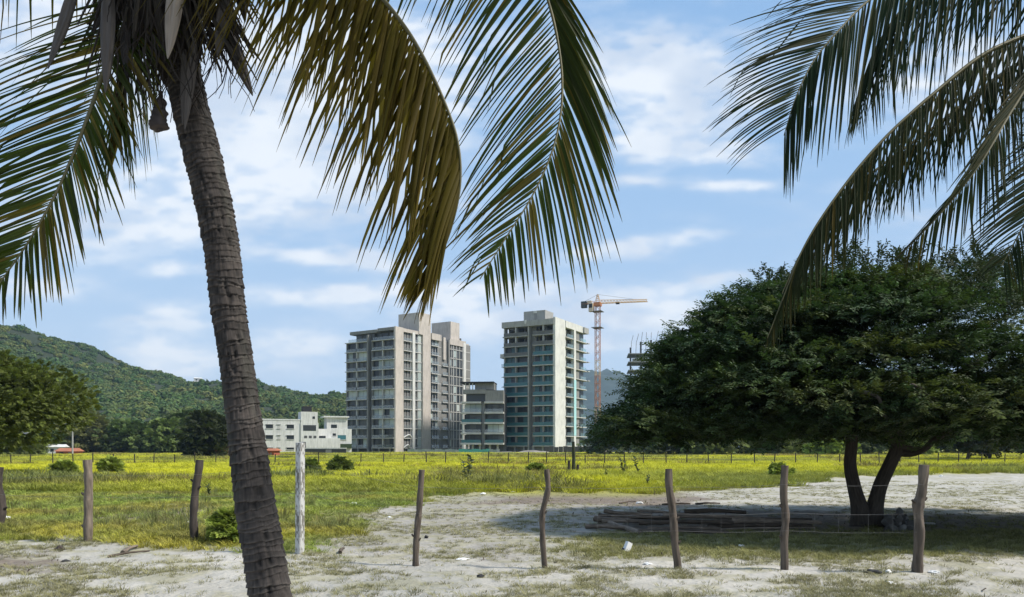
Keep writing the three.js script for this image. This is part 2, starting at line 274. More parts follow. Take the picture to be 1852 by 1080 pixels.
{
  const r = rng(5), lists = [[], [], []];
  for (let k = 0; k < 34000; k++) {
    const x = -720 + 800 * r(), Z = 262 + 540 * Math.pow(r(), .9), u = CU + F * x / Z; if (u < -260 || u > 960) continue;
    const h = hh(x, Z); if (h < .4 && r() < .6) continue;
    if (n2(x / 9, Z / 9) < .42) continue;
    const s = (2.2 + 5.6 * r() * r() * r() + 1.6 * n2(x * .05, Z * .05)) * (Z > 630 ? .85 : 1), g = .72 + .65 * fbm(x * .02, Z * .02, 3) * (.6 + .8 * r()), w = r();
    lists[k % 3].push([x, h - .4 * s, -Z, r() * 6.28, 0, 0, [s, s * (.75 + .35 * r()), s], g * lerp(.050, .135, w * w), g * lerp(.10, .15, w * w), g * lerp(.022, .036, w)]);
  }
  const gsp = new THREE.Group(); gsp.name = 'hillside_wood'; scene.add(gsp);
  lists.forEach((l, i) => instances('crowns', blobs[i], foliageThin, l, gsp)); tag(gsp, 'dense green wood covering the whole hillside', 'wood', null, 'stuff');
}
console.log('hills');

// ---------------------------------------------------------------- palms
const palmTrunkMat = mat(1, 1, 1, .92, { vertexColors: true, bumpMap: rep(barkTex, 4, 2), bumpScale: .006 });
const frondLeaf = leafMat({ roughness: .62, transmission: .55, specularIntensity: .18 });
const rachisMat = mat(.12, .10, .035, .6, { vertexColors: true });
function frond(palm, base, pts, o) {
  const r = rng(o.seed), c = new THREE.CatmullRomCurve3(pts.map(q => at(...q)), false, 'centripetal'); c.arcLengthDivisions = 400;
  const P = c.getSpacedPoints(90), rad = P.map((_, k) => lerp(o.r0 ?? .026, .003, Math.pow(k / 90, .7)));
  const b = new MB(); b.tube(P, rad, 7, t => [lerp(1, .7, t), lerp(1, .75, t), lerp(1, .7, t)], .1, o.seed);
  const fr = b.build('frond', rachisMat, palm, base), list = [], T = V(), W = V(), N = V(), D = V();
  const n = o.n ?? 84, pick = (a, t) => a.length > 3 ? V(lerp(a[0], a[3], t), lerp(a[1], a[4], t), lerp(a[2], a[5], t)) : V(...a);
  for (const side of [0, 1]) for (let k = 0; k < n; k++) {
    const t = lerp(o.t0 ?? .1, .995, (k + r() * .5) / n); if (r() < (o.gap ?? .03)) continue;
    const p = c.getPointAt(t); c.getTangentAt(t, T);
    const sd = pick(side ? o.R : o.L, t), fw = lerp(o.fwd[0], o.fwd[1], t), L = (o.len ?? .85) * (side ? o.lenR ?? 1 : 1) * (.35 + .65 * Math.pow(Math.sin(Math.PI * clamp(.12 + t * .82)), .6)) * (t > .8 ? lerp(1, o.tip ?? .55, (t - .8) / .2) : 1) * (.74 + .4 * r());
    D.copy(sd).normalize().addScaledVector(T, fw); D.x += (r() - .5) * (o.mess ?? .14); D.y += (r() - .5) * (o.mess ?? .14); D.z += (r() - .5) * .3; D.normalize();
    const segs = 8, m = new MB(), q = p.clone(), droop = o.droop * (.7 + .6 * r()), kink = r() < .07 ? .3 + .5 * r() : 9, wid = (o.w ?? .026) * (.5 + .75 * r()) * (L / .85 * .5 + .5), dry = r() < (o.dry ?? .1) ? .5 + .5 * r() : 0, tw = (r() - .5) * 1.1;
    const shade = .75 + .5 * r(), brown = .35 + .35 * r();
    for (let s = 0; s <= segs; s++) {
      const e = s / segs, w = wid * Math.min(1, .3 + e * 5) * Math.pow(1 - e, .55) * .5 + .0008;
      W.copy(T).addScaledVector(D, -T.dot(D)).normalize(); N.crossVectors(D, W); const ct = Math.cos(tw * e + .25), st = Math.sin(tw * e + .25);
      const ax = W.x * ct + N.x * st, ay = W.y * ct + N.y * st, az = W.z * ct + N.z * st, nx = N.x * ct - W.x * st, ny = N.y * ct - W.y * st, nz = N.z * ct - W.z * st;
      const dr = Math.max(dry, sm(brown + .35, 1.0, e) * (o.tipDry ?? .8)), col = [0, 1, 2].map(z => shade * lerp(o.col[z], [.15, .105, .016][z], dr));
      m.vert(q.x + ax * w - nx * w * .45, q.y + ay * w - ny * w * .45, q.z + az * w - nz * w * .45, 0, e, col); m.vert(q.x, q.y, q.z, .5, e, col); m.vert(q.x - ax * w - nx * w * .45, q.y - ay * w - ny * w * .45, q.z - az * w - nz * w * .45, 1, e, col);
      if (s) { const a = s * 3 - 3; m.i.push(a, a + 1, a + 4, a, a + 4, a + 3, a + 1, a + 2, a + 5, a + 1, a + 5, a + 4); }
      if (e >= kink && e < kink + 1 / segs) { D.y -= .5 + r() * .5; D.x += (r() - .5) * .5; }
      D.y -= droop * Math.pow(e, .8) / segs * 1.6; D.normalize(); q.addScaledVector(D, L / segs);
    }
    list.push({ m, L: L * (t > .2 ? 1 : .5) });
  }
  list.sort((a, b2) => b2.L - a.L); const rest = new MB();
  list.forEach(({ m }, k) => { if (k < (o.solo ?? 0)) m.build('leaflet', frondLeaf, fr, base); else { const o3 = rest.p.length / 3; for (const x of m.p) rest.p.push(x); for (const x of m.c) rest.c.push(x); for (const x of m.t) rest.t.push(x); for (const x of m.i) rest.i.push(x + o3); } });
  if (rest.p.length) rest.build('leaflets', frondLeaf, fr, base).userData.kind = 'stuff';
  return fr;
}
function palmTrunk(palm, base, pts, rads, seed) {
  const P = new THREE.CatmullRomCurve3(pts, false, 'centripetal').getSpacedPoints(1150), n = P.length, b = new MB(), seg = 72, r = rng(seed), T = V(), X = V(1, 0, 0), Y = V();
  const L = [0]; for (let k = 1; k < n; k++) L.push(L[k - 1] + P[k].distanceTo(P[k - 1])); const tot = L[n - 1];
  const rings = []; for (let y = .05; y < tot;) { rings.push([y, r() * 6.28, .006 + .014 * r(), .5 + .7 * r()]); y += lerp(.050, .021, y / tot) * (.5 + 1.0 * r()); }
  for (let k = 0; k < n; k++) {
    T.copy(P[Math.min(n - 1, k + 1)]).sub(P[Math.max(0, k - 1)]).normalize(); X.addScaledVector(T, -X.dot(T)).normalize(); Y.crossVectors(T, X);
    let ri = 0; while (ri < rings.length - 1 && rings[ri + 1][0] < L[k]) ri++;
    const f = L[k] / tot * (rads.length - 1), i0 = Math.min(rads.length - 2, Math.floor(f)), R0 = lerp(rads[i0], rads[i0 + 1], f - i0);
    for (let s = 0; s <= seg; s++) {
      const a = s / seg * 2 * Math.PI, ca = Math.cos(a), sa = Math.sin(a); let lo = -1, hi = .08, id = 0;
      for (let q = Math.max(0, ri - 4); q < rings.length; q++) { const [y, ph, tilt] = rings[q], e = y + tilt * Math.cos(a - ph) + .014 * (n2(ca * 2.5 + y * 9, sa * 2.5 + y * 5) - .5); if (e <= L[k]) { if (e > lo) { lo = e; id = q; } } else { hi = Math.max(e, lo + .01); if (y > L[k] + .12) break; hi = e; break; } }
      const gap = Math.max(.012, hi - lo), p = clamp((L[k] - lo) / gap), st = rings[id][3], tone = .62 + .76 * n2(id * 7.3, 2.1);
      const gr = n3(ca * 11, sa * 11, L[k] * 22), fib = n3(ca * 3, sa * 3, L[k] * 95), fiss = sm(.60, .74, n3(ca * 15 + 7, sa * 15 + id * 3.1, L[k] * 7)), pit = sm(.78, .86, n3(ca * 6, sa * 6 + 9, L[k] * 12)), moss = sm(.55, .8, n3(ca * 1.4 + 3, sa * 1.4, L[k] * 1.9));
      const lip = Math.exp(-p * gap / .006), rr = R0 + .010 * st * (1 - p) * Math.min(1, gap / .03) - .004 * fiss - .010 * pit + .004 * (gr - .5);
      const m = tone * (.7 + .6 * gr) * (.7 + .6 * fib) * (1 - .5 * fiss) * (1 - .6 * pit), lt = lip * st * .55 * sm(.3, .65, n3(ca * 3.2, sa * 3.2, L[k] * 6 + 3));
      b.vert(P[k].x + (X.x * ca + Y.x * sa) * rr, P[k].y + (X.y * ca + Y.y * sa) * rr, P[k].z + (X.z * ca + Y.z * sa) * rr, s / seg, L[k], [lerp(lerp(.044, .038, moss) * m, .19, lt), lerp(lerp(.036, .035, moss) * m, .165, lt), lerp(lerp(.031, .028, moss) * m, .145, lt)]);
    }
  }
  for (let k = 0; k < n - 1; k++) for (let s = 0; s < seg; s++) { const a = k * (seg + 1) + s; b.i.push(a, a + 1, a + seg + 2, a, a + seg + 2, a + seg + 1); }
  return b.build('trunk', palmTrunkMat, palm, base);
}
function spathe(palm, base, p0, p1, w, col, face, curl = .1) {     // a dry boat-shaped flower sheath
  const b = new MB(), d = p1.clone().sub(p0), L = d.length(), dir = d.clone().normalize(), side = V().crossVectors(dir, face).normalize(), out = V().crossVectors(side, dir).normalize(), n = 36, sg = 22;
  for (const inner of [0, 1]) for (let k = 0; k <= n; k++) {
    const t = k / n, ww = w * Math.pow(Math.sin(Math.PI * Math.pow(clamp(t * .97 + .03), .75)), .8) * .5 + .002, o = p0.clone().addScaledVector(dir, t * L).addScaledVector(out, curl * L * (t * t - t) + (inner ? -.004 : 0));
    for (let s = 0; s <= sg; s++) { const a = lerp(-1.25, 1.25, s / sg), v = o.clone().addScaledVector(side, Math.sin(a) * ww).addScaledVector(out, Math.cos(a) * ww * .55 * (1 + .25 * Math.abs(Math.sin(a * 2.4))) + ww * .18 * (n2(s * .5 + p0.x * 7, t * 6) - .5)), q = .55 + .5 * n2(s * 1.1 + p0.x * 9, t * 2) + .45 * n2(s * .3 + p0.x * 31, t * 7), e = (inner ? .6 : 1) * q; b.vert(v.x, v.y, v.z, s / sg, t, [col[0] * e, col[1] * e, col[2] * e]); }
  }
  for (let h = 0; h < 2; h++) for (let k = 0; k < n; k++) for (let s = 0; s < sg; s++) { const a = h * (n + 1) * (sg + 1) + k * (sg + 1) + s; h ? b.i.push(a, a + sg + 2, a + 1, a, a + sg + 1, a + sg + 2) : b.i.push(a, a + 1, a + sg + 2, a, a + sg + 2, a + sg + 1); }
  return b.build('flower_sheath', sheathMat, palm, base);
}
const sheathMat = mat(1, 1, 1, .75, { vertexColors: true, side: THREE.DoubleSide });
const fibreMat = mat(.022, .016, .012, 1);
function strands(name, palm, base, list, m) { const b = new MB(); for (const [p, r0] of list) b.tube(p, p.map((_, k) => lerp(r0, r0 * .4, k / (p.length - 1))), 4, null, 0, 0, false); const o = b.build(name, m, palm, base); o.userData.kind = 'stuff'; return o; }
{
  const Z = 4.7, [bx] = [(522 - CU) / F * Z], base = V(bx, gh(bx, Z) - .02, -Z), palm = thing('coconut_palm', 'leaning coconut palm with ringed grey trunk nearest the camera', 'palm tree', base);
  palmTrunk(palm, base, [V(bx, base.y - .05, -Z), at(508, 1180, Z), at(489, 1080, Z), at(478, 1006, Z), at(462, 916, Z), at(450, 825, Z), at(438, 735, Z), at(426, 644, Z), at(412, 553, Z), at(403, 463, Z), at(387, 372, Z), at(366, 281, Z), at(343, 190, Z), at(328, 110, Z), at(318, 40, Z), at(312, -30, Z)], [.175, .145, .122, .120, .116, .107, .098, .096, .098, .101, .104, .105, .102, .098, .095], 9);
  const olive = [.105, .080, .006], green = [.052, .068, .007];
  frond(palm, base, [[300, -60, 4.7], [240, 20, 4.6], [192, 120, 4.5], [152, 230, 4.4], [106, 340, 4.3], [56, 430, 4.2], [8, 500, 4.15], [-25, 548, 4.1]], { seed: 21, n: 104, L: [-1, -.05, .1], R: [.75, -.25, .25, .25, -.6, .2], fwd: [.4, .6], droop: .35, len: 1.0, lenR: .62, tip: .4, w: .029, col: green, solo: 100, r0: .024, dry: .12, mess: .1 });
  frond(palm, base, [[320, -90, 4.7], [430, -175, 4.6], [560, -120, 4.4], [670, -25, 4.25], [745, 68, 4.15], [802, 180, 4.1], [829, 262, 4.05], [832, 338, 4.0], [814, 420, 4.0], [778, 508, 4.0]], { seed: 22, n: 150, L: [-1, -.75, .15, -.7, -.7, .1], R: [-.5, -1, .5, -.4, -1, .3], fwd: [.25, .55], droop: .7, len: 1.02, w: .031, col: olive, solo: 100, dry: .2, tip: .4, gap: .02 });
  frond(palm, base, [[330, -90, 4.7], [480, -270, 4.9], [720, -300, 5.0], [890, -180, 4.9], [972, -50, 4.75], [1008, 70, 4.6], [1017, 170, 4.5], [1003, 260, 4.4], [965, 350, 4.3], [915, 430, 4.2], [868, 505, 4.1]], { seed: 23, n: 140, L: [-1, -.42, 0, -1, -.22, 0], R: [.5, -.75, .15, .3, -.4, .1], fwd: [.7, .9], droop: .4, len: 1.08, w: .027, gap: .03, col: [.042, .058, .008], solo: 100, dry: .06, tip: .35, mess: .1 });
  frond(palm, base, [[290, -90, 4.7], [180, -220, 4.7], [40, -215, 4.7], [-110, -120, 4.6], [-220, 40, 4.5]], { seed: 24, n: 60, L: [-.2, -1, .2], R: [.1, -1, -.3], fwd: [.2, .5], droop: .8, len: .85, col: green });
  frond(palm, base, [[285, -50, 4.85], [255, 20, 5.2], [240, 90, 5.5], [226, 170, 5.65], [214, 250, 5.7]], { seed: 25, n: 46, L: [-.35, -1, 0], R: [.3, -1, .1], fwd: [.3, .5], droop: .8, len: .8, w: .036, col: green, t0: .15, dry: .2 });
  frond(palm, base, [[300, -80, 4.7], [320, -330, 4.4], [420, -560, 3.7], [560, -640, 3.0], [680, -560, 2.5]], { seed: 26, n: 60, L: [-1, -.2, 0], R: [1, -.2, .2], fwd: [.4, .7], droop: .5, col: olive });
  frond(palm, base, [[300, -80, 4.8], [280, -350, 5.2], [230, -560, 5.8], [150, -650, 6.4], [60, -600, 6.9]], { seed: 27, n: 60, L: [-1, -.2, 0], R: [1, -.2, .2], fwd: [.4, .7], droop: .5, col: olive });
  frond(palm, base, [[305, -80, 4.8], [420, -330, 5.3], [560, -450, 6.0], [720, -430, 6.6], [860, -330, 7.0]], { seed: 28, n: 60, L: [-1, -.2, 0], R: [1, -.2, .2], fwd: [.4, .7], droop: .5, col: olive });
  for (const [sd, pts] of [[33, [[320, -100, 4.7], [470, -330, 4.5], [680, -450, 4.2], [920, -470, 3.9], [1160, -390, 3.7]]], [34, [[320, -100, 4.7], [440, -400, 4.2], [620, -640, 3.6], [860, -760, 3.1]]], [35, [[320, -100, 4.7], [480, -360, 5.0], [720, -520, 5.4], [980, -540, 5.7], [1220, -450, 5.9]]], [36, [[310, -100, 4.7], [360, -420, 4.8], [480, -700, 5.0], [660, -860, 5.2]]], [37, [[300, -100, 4.7], [200, -360, 4.3], [40, -520, 3.9], [-150, -560, 3.6]]]]) frond(palm, base, pts, { seed: sd, n: 74, L: [-.5, -.7, .6], R: [.5, -.7, -.6], fwd: [.5, .8], droop: .5, len: .9, w: .034, col: green });  // unseen fronds above the view, added to shade trunk and heart
  // the heart: old leaf bases and hanging fibre
  const r = rng(31), heart = new MB(), H = [at(328, 150, 4.7), at(316, 90, 4.68), at(300, 20, 4.66), at(292, -60, 4.66), at(295, -130, 4.68)];
  heart.tube(curve(H, 30), curve(H, 30).map((_, k) => lerp(.10, .19, sm(0, .55, k / 30)) * lerp(1, .6, sm(.6, 1, k / 30))), 26, null, .28, 3); heart.build('leaf_base_fibre', fibreMat, palm, base);
  for (let k = 0; k < 11; k++) {                                     // old leaf stalks cut short
    const a = k / 11 * 6.28 + .4 * r(), o = at(303 + 10 * r(), 25 - 90 * r(), 4.67), d = V(Math.cos(a), -.25 + .7 * r(), Math.sin(a) * .9).normalize(), pts = [o, o.clone().addScaledVector(d, .16), o.clone().addScaledVector(d, .30).add(V(0, .03, 0)), o.clone().addScaledVector(d, .4 + .12 * r()).add(V(0, .07, 0))];
    new MB().tube(curve(pts, 10), curve(pts, 10).map((_, q) => lerp(.055, .022, q / 10)), 9, [.6, .5, .4], .15, k).build('leaf_stalk', rachisMat, palm, base);
  }
  const fs = []; for (let k = 0; k < 520; k++) { const o = at(lerp(185, 425, r()), lerp(-90, 95, r()), 4.38 + .5 * r()), L = .15 + .42 * r() * r() + (r() < .1 ? .2 : 0), p = [o]; let q = o.clone(), d = V((r() - .5) * .9, -1, (r() - .5) * .5); for (let s = 0; s < 6; s++) { d.x += (r() - .5) * .8; d.z += (r() - .5) * .5; d.y -= .15; d.normalize(); q = q.clone().addScaledVector(d, L / 6); p.push(q); } fs.push([p, .003 + .003 * r()]); }
  strands('hanging_fibre', palm, base, fs, fibreMat);
  const dead = []; for (let k = 0; k < 190; k++) { const o = at(lerp(195, 405, r()), lerp(-90, 55, r()), 4.4 + .45 * r()), L = .2 + .3 * r(), p = [o]; let q = o.clone(), d = V((o.x - at(300, 0, 4.7).x) * 1.5, -1, (r() - .5) * .5).normalize(); for (let s = 0; s < 4; s++) { q = q.clone().addScaledVector(d, L / 4); p.push(q); } dead.push([p, .008 + .008 * r()]); }
  strands('dead_leaf_strips', palm, base, dead, mat(.03, .024, .017, 1));
  const tan = [.26, .215, .17], grey = [.075, .062, .052], dk = [.035, .029, .025], front = V(0, 0, 1);
  spathe(palm, base, at(322, -60, 4.38), at(303, 106, 4.36), .10, tan, front, .12);
  spathe(palm, base, at(196, -40, 4.40), at(190, 168, 4.38), .085, grey, front, .1);
  spathe(palm, base, at(140, -40, 4.45), at(86, 124, 4.42), .075, grey, front, .1);
  spathe(palm, base, at(410, -30, 4.45), at(392, 102, 4.42), .085, grey, front, .1);
  spathe(palm, base, at(402, 40, 4.55), at(457, 173, 4.5), .085, dk, V(.4, 0, 1), .06);
  spathe(palm, base, at(428, -60, 4.6), at(443, 40, 4.58), .07, dk, front, .1);
  spathe(palm, base, at(352, 70, 4.50), at(334, 234, 4.48), .055, grey.map(q => q * 1.3), front, .08);
  spathe(palm, base, at(334, 90, 4.52), at(330, 226, 4.5), .045, grey, front, .08);
  spathe(palm, base, at(226, 40, 4.50), at(228, 140, 4.48), .06, dk, front, .08);
  const net = new MB(), np = [at(291, 165, 4.6), at(290, 190, 4.6), at(288, 210, 4.6), at(287, 230, 4.6), at(289, 237, 4.6)]; net.tube(curve(np, 26), curve(np, 26).map((_, k) => [.012, .03, .045, .05, .016][Math.round(k / 26 * 4)] * (.9 + .2 * r())), 18, [1, 1, 1], .35, 6); net.build('dry_flower_head', mat(.13, .105, .10, 1, { map: speckTex }), palm, base);
}
{
  const Z = 6, x = (2085 - CU) / F * Z, base = V(x, gh(x, Z) - .02, -Z), palm = thing('coconut_palm', 'coconut palm whose drooping fronds reach in from the right edge', 'palm tree', base);
  palmTrunk(palm, base, [V(x, base.y - .05, -Z), V(x - .05, 1.5, -Z), V(x - .06, 3, -Z), at(2075, 90, 6.05), at(2073, 10, 6.05)], [.19, .15, .13, .12, .11], 10);
  const g = [.022, .038, .013], gb = [.032, .043, .012];
  frond(palm, base, [[2060, 30, 6], [1950, -100, 5.9], [1800, -120, 5.8], [1680, -65, 5.7], [1573, 0, 5.6], [1519, 53, 5.5], [1472, 110, 5.45], [1440, 175, 5.4], [1418, 245, 5.4]], { seed: 41, n: 150, L: [-1, .2, 0, -.9, .0, .1], R: [.02, -1, .25, .1, -1, .2], fwd: [.1, .75], droop: .5, len: 1.12, w: .020, col: g, solo: 110, gap: .03, tip: .75, mess: .08, dry: .0, tipDry: .2 });
  frond(palm, base, [[2060, 40, 6], [1950, 32, 5.8], [1852, 65, 5.7], [1780, 98, 5.6], [1700, 160, 5.5], [1600, 250, 5.4], [1520, 345, 5.3], [1455, 445, 5.2], [1420, 530, 5.15], [1388, 612, 5.1]], { seed: 42, n: 130, L: [-.15, -1, .2, -.3, -1, .1], R: [.15, -1, .35, .2, -1, .3], fwd: [.25, .9], droop: .6, len: .62, w: .020, col: gb, solo: 80, gap: .04, tip: .45, t0: .2, dry: .02, tipDry: .35 });
  frond(palm, base, [[2070, 60, 6.2], [1950, 75, 6.1], [1852, 110, 6.05], [1790, 150, 6], [1700, 222, 5.9], [1600, 295, 5.8], [1510, 372, 5.7], [1450, 455, 5.6], [1415, 530, 5.5]], { seed: 43, n: 130, L: [-.1, -1, .2, -.2, -1, .1], R: [.25, -1, .35], fwd: [.2, .7], droop: .6, len: .62, w: .019, col: g, solo: 50, gap: .05, t0: .2, tip: .5, dry: .0, tipDry: .25 });
  frond(palm, base, [[2070, 60, 5.8], [1960, 50, 5.4], [1890, 110, 5.2], [1830, 200, 5.1], [1770, 300, 5.0], [1705, 382, 5.0], [1635, 455, 5.0]], { seed: 44, n: 120, L: [-.6, -.35, .2, -.55, -.35, .2], R: [.45, -1, .2], fwd: [.8, 1.2], droop: .35, len: .6, w: .018, col: gb, solo: 50, gap: .06, t0: .15, tip: .5, dry: .01, tipDry: .3 });
  frond(palm, base, [[2080, 70, 5.6], [2020, 110, 5.3], [1950, 210, 5.1], [1895, 320, 5], [1850, 410, 5], [1812, 480, 5]], { seed: 45, n: 110, L: [-1, -.15, 0], R: [.6, -1, .2], fwd: [.5, .8], droop: .45, len: .7, w: .018, col: g, t0: .15, gap: .03, dry: .0, tipDry: .25 });
  frond(palm, base, [[2080, 60, 6], [2000, -60, 6.2], [1890, -110, 6.4], [1770, -90, 6.6], [1670, -25, 6.8], [1590, 75, 6.9], [1545, 190, 7.0]], { seed: 46, n: 80, L: [-.2, -1, 0], R: [.3, -1, .2], fwd: [.3, .6], droop: .6, len: 1.0, w: .02, col: g, dry: .0, tipDry: .25, t0: .2, tip: .6 });
  for (const [s, pts] of [[47, [[2085, 60, 6], [2150, -200, 5.8], [2280, -350, 5.4], [2450, -330, 5], [2600, -200, 4.8]]], [48, [[2085, 60, 6], [2230, -80, 6.4], [2400, -100, 7], [2560, 0, 7.5], [2650, 150, 7.8]]], [49, [[2085, 60, 6], [2060, -260, 6.6], [2040, -440, 7.6], [2020, -430, 8.6], [2000, -330, 9.2]]], [50, [[2085, 70, 5.9], [2160, 120, 5.2], [2250, 260, 4.8], [2320, 420, 4.6]]]]) frond(palm, base, pts, { seed: s, n: 60, L: [-1, -.3, 0], R: [1, -.3, .2], fwd: [.4, .7], droop: .6, col: g });
  const hb = [at(2078, 120, 6), at(2074, 40, 6), at(2073, -40, 6)]; new MB().tube(curve(hb, 14), curve(hb, 14).map((_, k) => lerp(.12, .22, Math.sin(k / 14 * 3))), 18, null, .25, 8).build('leaf_base_fibre', fibreMat, palm, base);
}
console.log('palms');

// ---------------------------------------------------------------- trees
const treeBark = bark(.085, .072, .062), paleBark = bark(.15, .13, .11);
function limb(b, pts, r0, r1, n = 14, seg = 9, seed = 1, wob = .16) { const P = curve(pts, n); return b.tube(P, P.map((_, k) => lerp(r0, r1, k / n)), seg, null, wob, seed); }
{
  const base = V(7.35, gh(7.35, 16), -16), t = thing('umbrella_tree', 'broad dark umbrella-shaped tree with a forked trunk on the sand', 'tree', base), r = rng(61);
  const A = (u, v, z) => at(u, v, z);
  const stemL = [A(1564, 962, 16), A(1556, 920, 16), A(1546, 880, 15.98), A(1538, 840, 15.95), A(1540, 795, 15.9), A(1532, 760, 15.8)], stemR = [A(1574, 962, 16), A(1582, 920, 16), A(1592, 880, 16.02), A(1608, 842, 16.05), A(1622, 805, 16.1), A(1622, 770, 16.1)];
  const b = new MB(), lb = curve(stemL, 26), rb = curve(stemR, 26);
  b.tube(lb, lb.map((_, k) => lerp(.125, .34, Math.pow(1 - k / 26, 7))), 16, null, .16, 2); b.tube(rb, rb.map((_, k) => lerp(.135, .34, Math.pow(1 - k / 26, 7))), 16, null, .18, 5);
  b.build('trunk', treeBark, t, base);
  const limbs = [[[1618, 818, 16.08], [1650, 820, 16], [1672, 812, 15.9], [1690, 795, 15.8], [1715, 782, 15.7], [1760, 740, 15.6]], [[1605, 790, 16.1], [1615, 800, 16], [1640, 810, 15.98], [1668, 812, 15.9]], [[1532, 762, 15.8], [1480, 720, 15.4], [1400, 690, 15.2], [1300, 670, 15.6]], [[1535, 770, 15.8], [1500, 700, 16.6], [1420, 630, 17.5], [1340, 600, 18.2]], [[1534, 764, 15.8], [1540, 690, 15.9], [1520, 600, 16], [1500, 530, 16.2]], [[1622, 772, 16.1], [1640, 690, 16.4], [1680, 600, 16.8], [1700, 520, 17]], [[1622, 775, 16.1], [1700, 700, 15.3], [1800, 640, 15.2], [1920, 610, 15.4]], [[1622, 772, 16.1], [1720, 690, 17], [1850, 620, 18], [1980, 590, 18.5]], [[1533, 765, 15.8], [1440, 740, 16.2], [1300, 730, 16.8], [1180, 720, 17]], [[1622, 778, 16.1], [1600, 700, 15.2], [1560, 640, 14.8], [1500, 600, 14.6]], [[1535, 780, 15.85], [1575, 783, 15.9], [1610, 780, 16]]];
  limbs.forEach((l, k) => limb(new MB(), l.map(q => A(...q)), k < 2 ? .085 : .10, k < 2 ? .04 : .025, 16, 9, k).build('limb', treeBark, t, base));
  for (const l of [[[1555, 708, 12.6], [1585, 716, 12.5], [1597, 735, 12.5], [1600, 752, 12.55], [1622, 764, 12.7], [1650, 755, 13], [1690, 760, 13.6]], [[1625, 690, 12.3], [1660, 700, 12.2], [1690, 722, 12.3], [1720, 735, 12.8]], [[1655, 715, 12.2], [1675, 712, 12.1], [1695, 725, 12.2]]]) limb(new MB(), l.map(q => A(...q)), .035, .018, 18, 7, 3).build('limb', paleBark, t, base);
  // crown: flat clumps of feathery twigs filling a low dome
  const cx = 8.7, cz = 16.4, rx = 5.6, rz = 4.2, ls = [[], []]; let made = 0;
  while (made < 420) {
    const low = made >= 350;                                            // the drooping left skirt of the crown comes last
    const a = r() * 6.28, q = low ? .5 : Math.sqrt(r()) * (r() < .12 ? 1.03 : .98), x = low ? 2.55 + 3.6 * r() : cx + Math.cos(a) * q * rx, Z = low ? 14.6 + 3.4 * r() : cz + Math.sin(a) * q * rz, dome = Math.sqrt(Math.max(0, 1 - q * q)), top = 1.6 + (.35 + 3.55 * Math.pow(dome, .92) + .5 * (n2(x * .8, Z * .8) - .5)) * (Z < cz ? Math.pow(Z / cz, 1.25) : 1), bot = 1.75 + .55 * (1 - q) + .35 * n2(x * .7 + 4, Z * .7) - (x < 3.2 ? .15 : 0);
    const f = r(), y = f < .56 ? top - .25 * r() : f < .74 ? bot + .3 * r() : lerp(bot, top, r()), yS = 1.98 + (.15 + .55 * (x - 2.3)) * r(); if (y < bot && !low) continue;
    const thin = x > 7.6 && y > 3.5;                                    // the crown is looser at upper right
    if (thin && r() < .5) continue; made++;
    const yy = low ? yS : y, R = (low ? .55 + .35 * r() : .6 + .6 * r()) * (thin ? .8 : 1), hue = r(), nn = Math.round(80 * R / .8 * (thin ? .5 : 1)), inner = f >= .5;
    for (let k = 0; k < nn; k++) {
      const b1 = r() * 6.28, d = R * Math.sqrt(r()), px = x + Math.cos(b1) * d, pz = -Z + Math.sin(b1) * d, py = yy + (r() - .55) * .32 + .12 * (1 - d / R) - .18 * d * d / R;
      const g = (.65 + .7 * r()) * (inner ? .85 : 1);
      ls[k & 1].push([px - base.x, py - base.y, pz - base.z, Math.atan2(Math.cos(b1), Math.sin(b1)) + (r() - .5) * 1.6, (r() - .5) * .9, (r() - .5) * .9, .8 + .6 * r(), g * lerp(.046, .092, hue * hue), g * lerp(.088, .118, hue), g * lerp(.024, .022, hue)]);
    }
  }
  for (let k = 0; k < 160; k++) {                                       // twigs that stick out of the outline
    const a = r() * 6.28, q = .3 + .7 * r(), x = cx + Math.cos(a) * q * rx, Z = cz + Math.sin(a) * q * rz, y = 1.6 + (.38 + 3.6 * Math.pow(Math.sqrt(Math.max(0, 1 - q * q)), .92)) * (Z < cz ? Math.pow(Z / cz, 1.25) : 1);
    for (let s = 0; s < 5; s++) ls[s & 1].push([x - base.x + (r() - .5) * .3, y - base.y + .08 * s, -Z - base.z + (r() - .5) * .3, r() * 6.28, -.5 - .6 * r(), (r() - .5), .8 + .5 * r(), .04, .058, .018]);
  }
  const crown = new THREE.Group(); crown.name = 'crown'; t.add(crown); crown.userData.kind = 'stuff';
  ls.forEach((l, i) => instances('twigs', sprigs[i], foliage, l, crown));
}
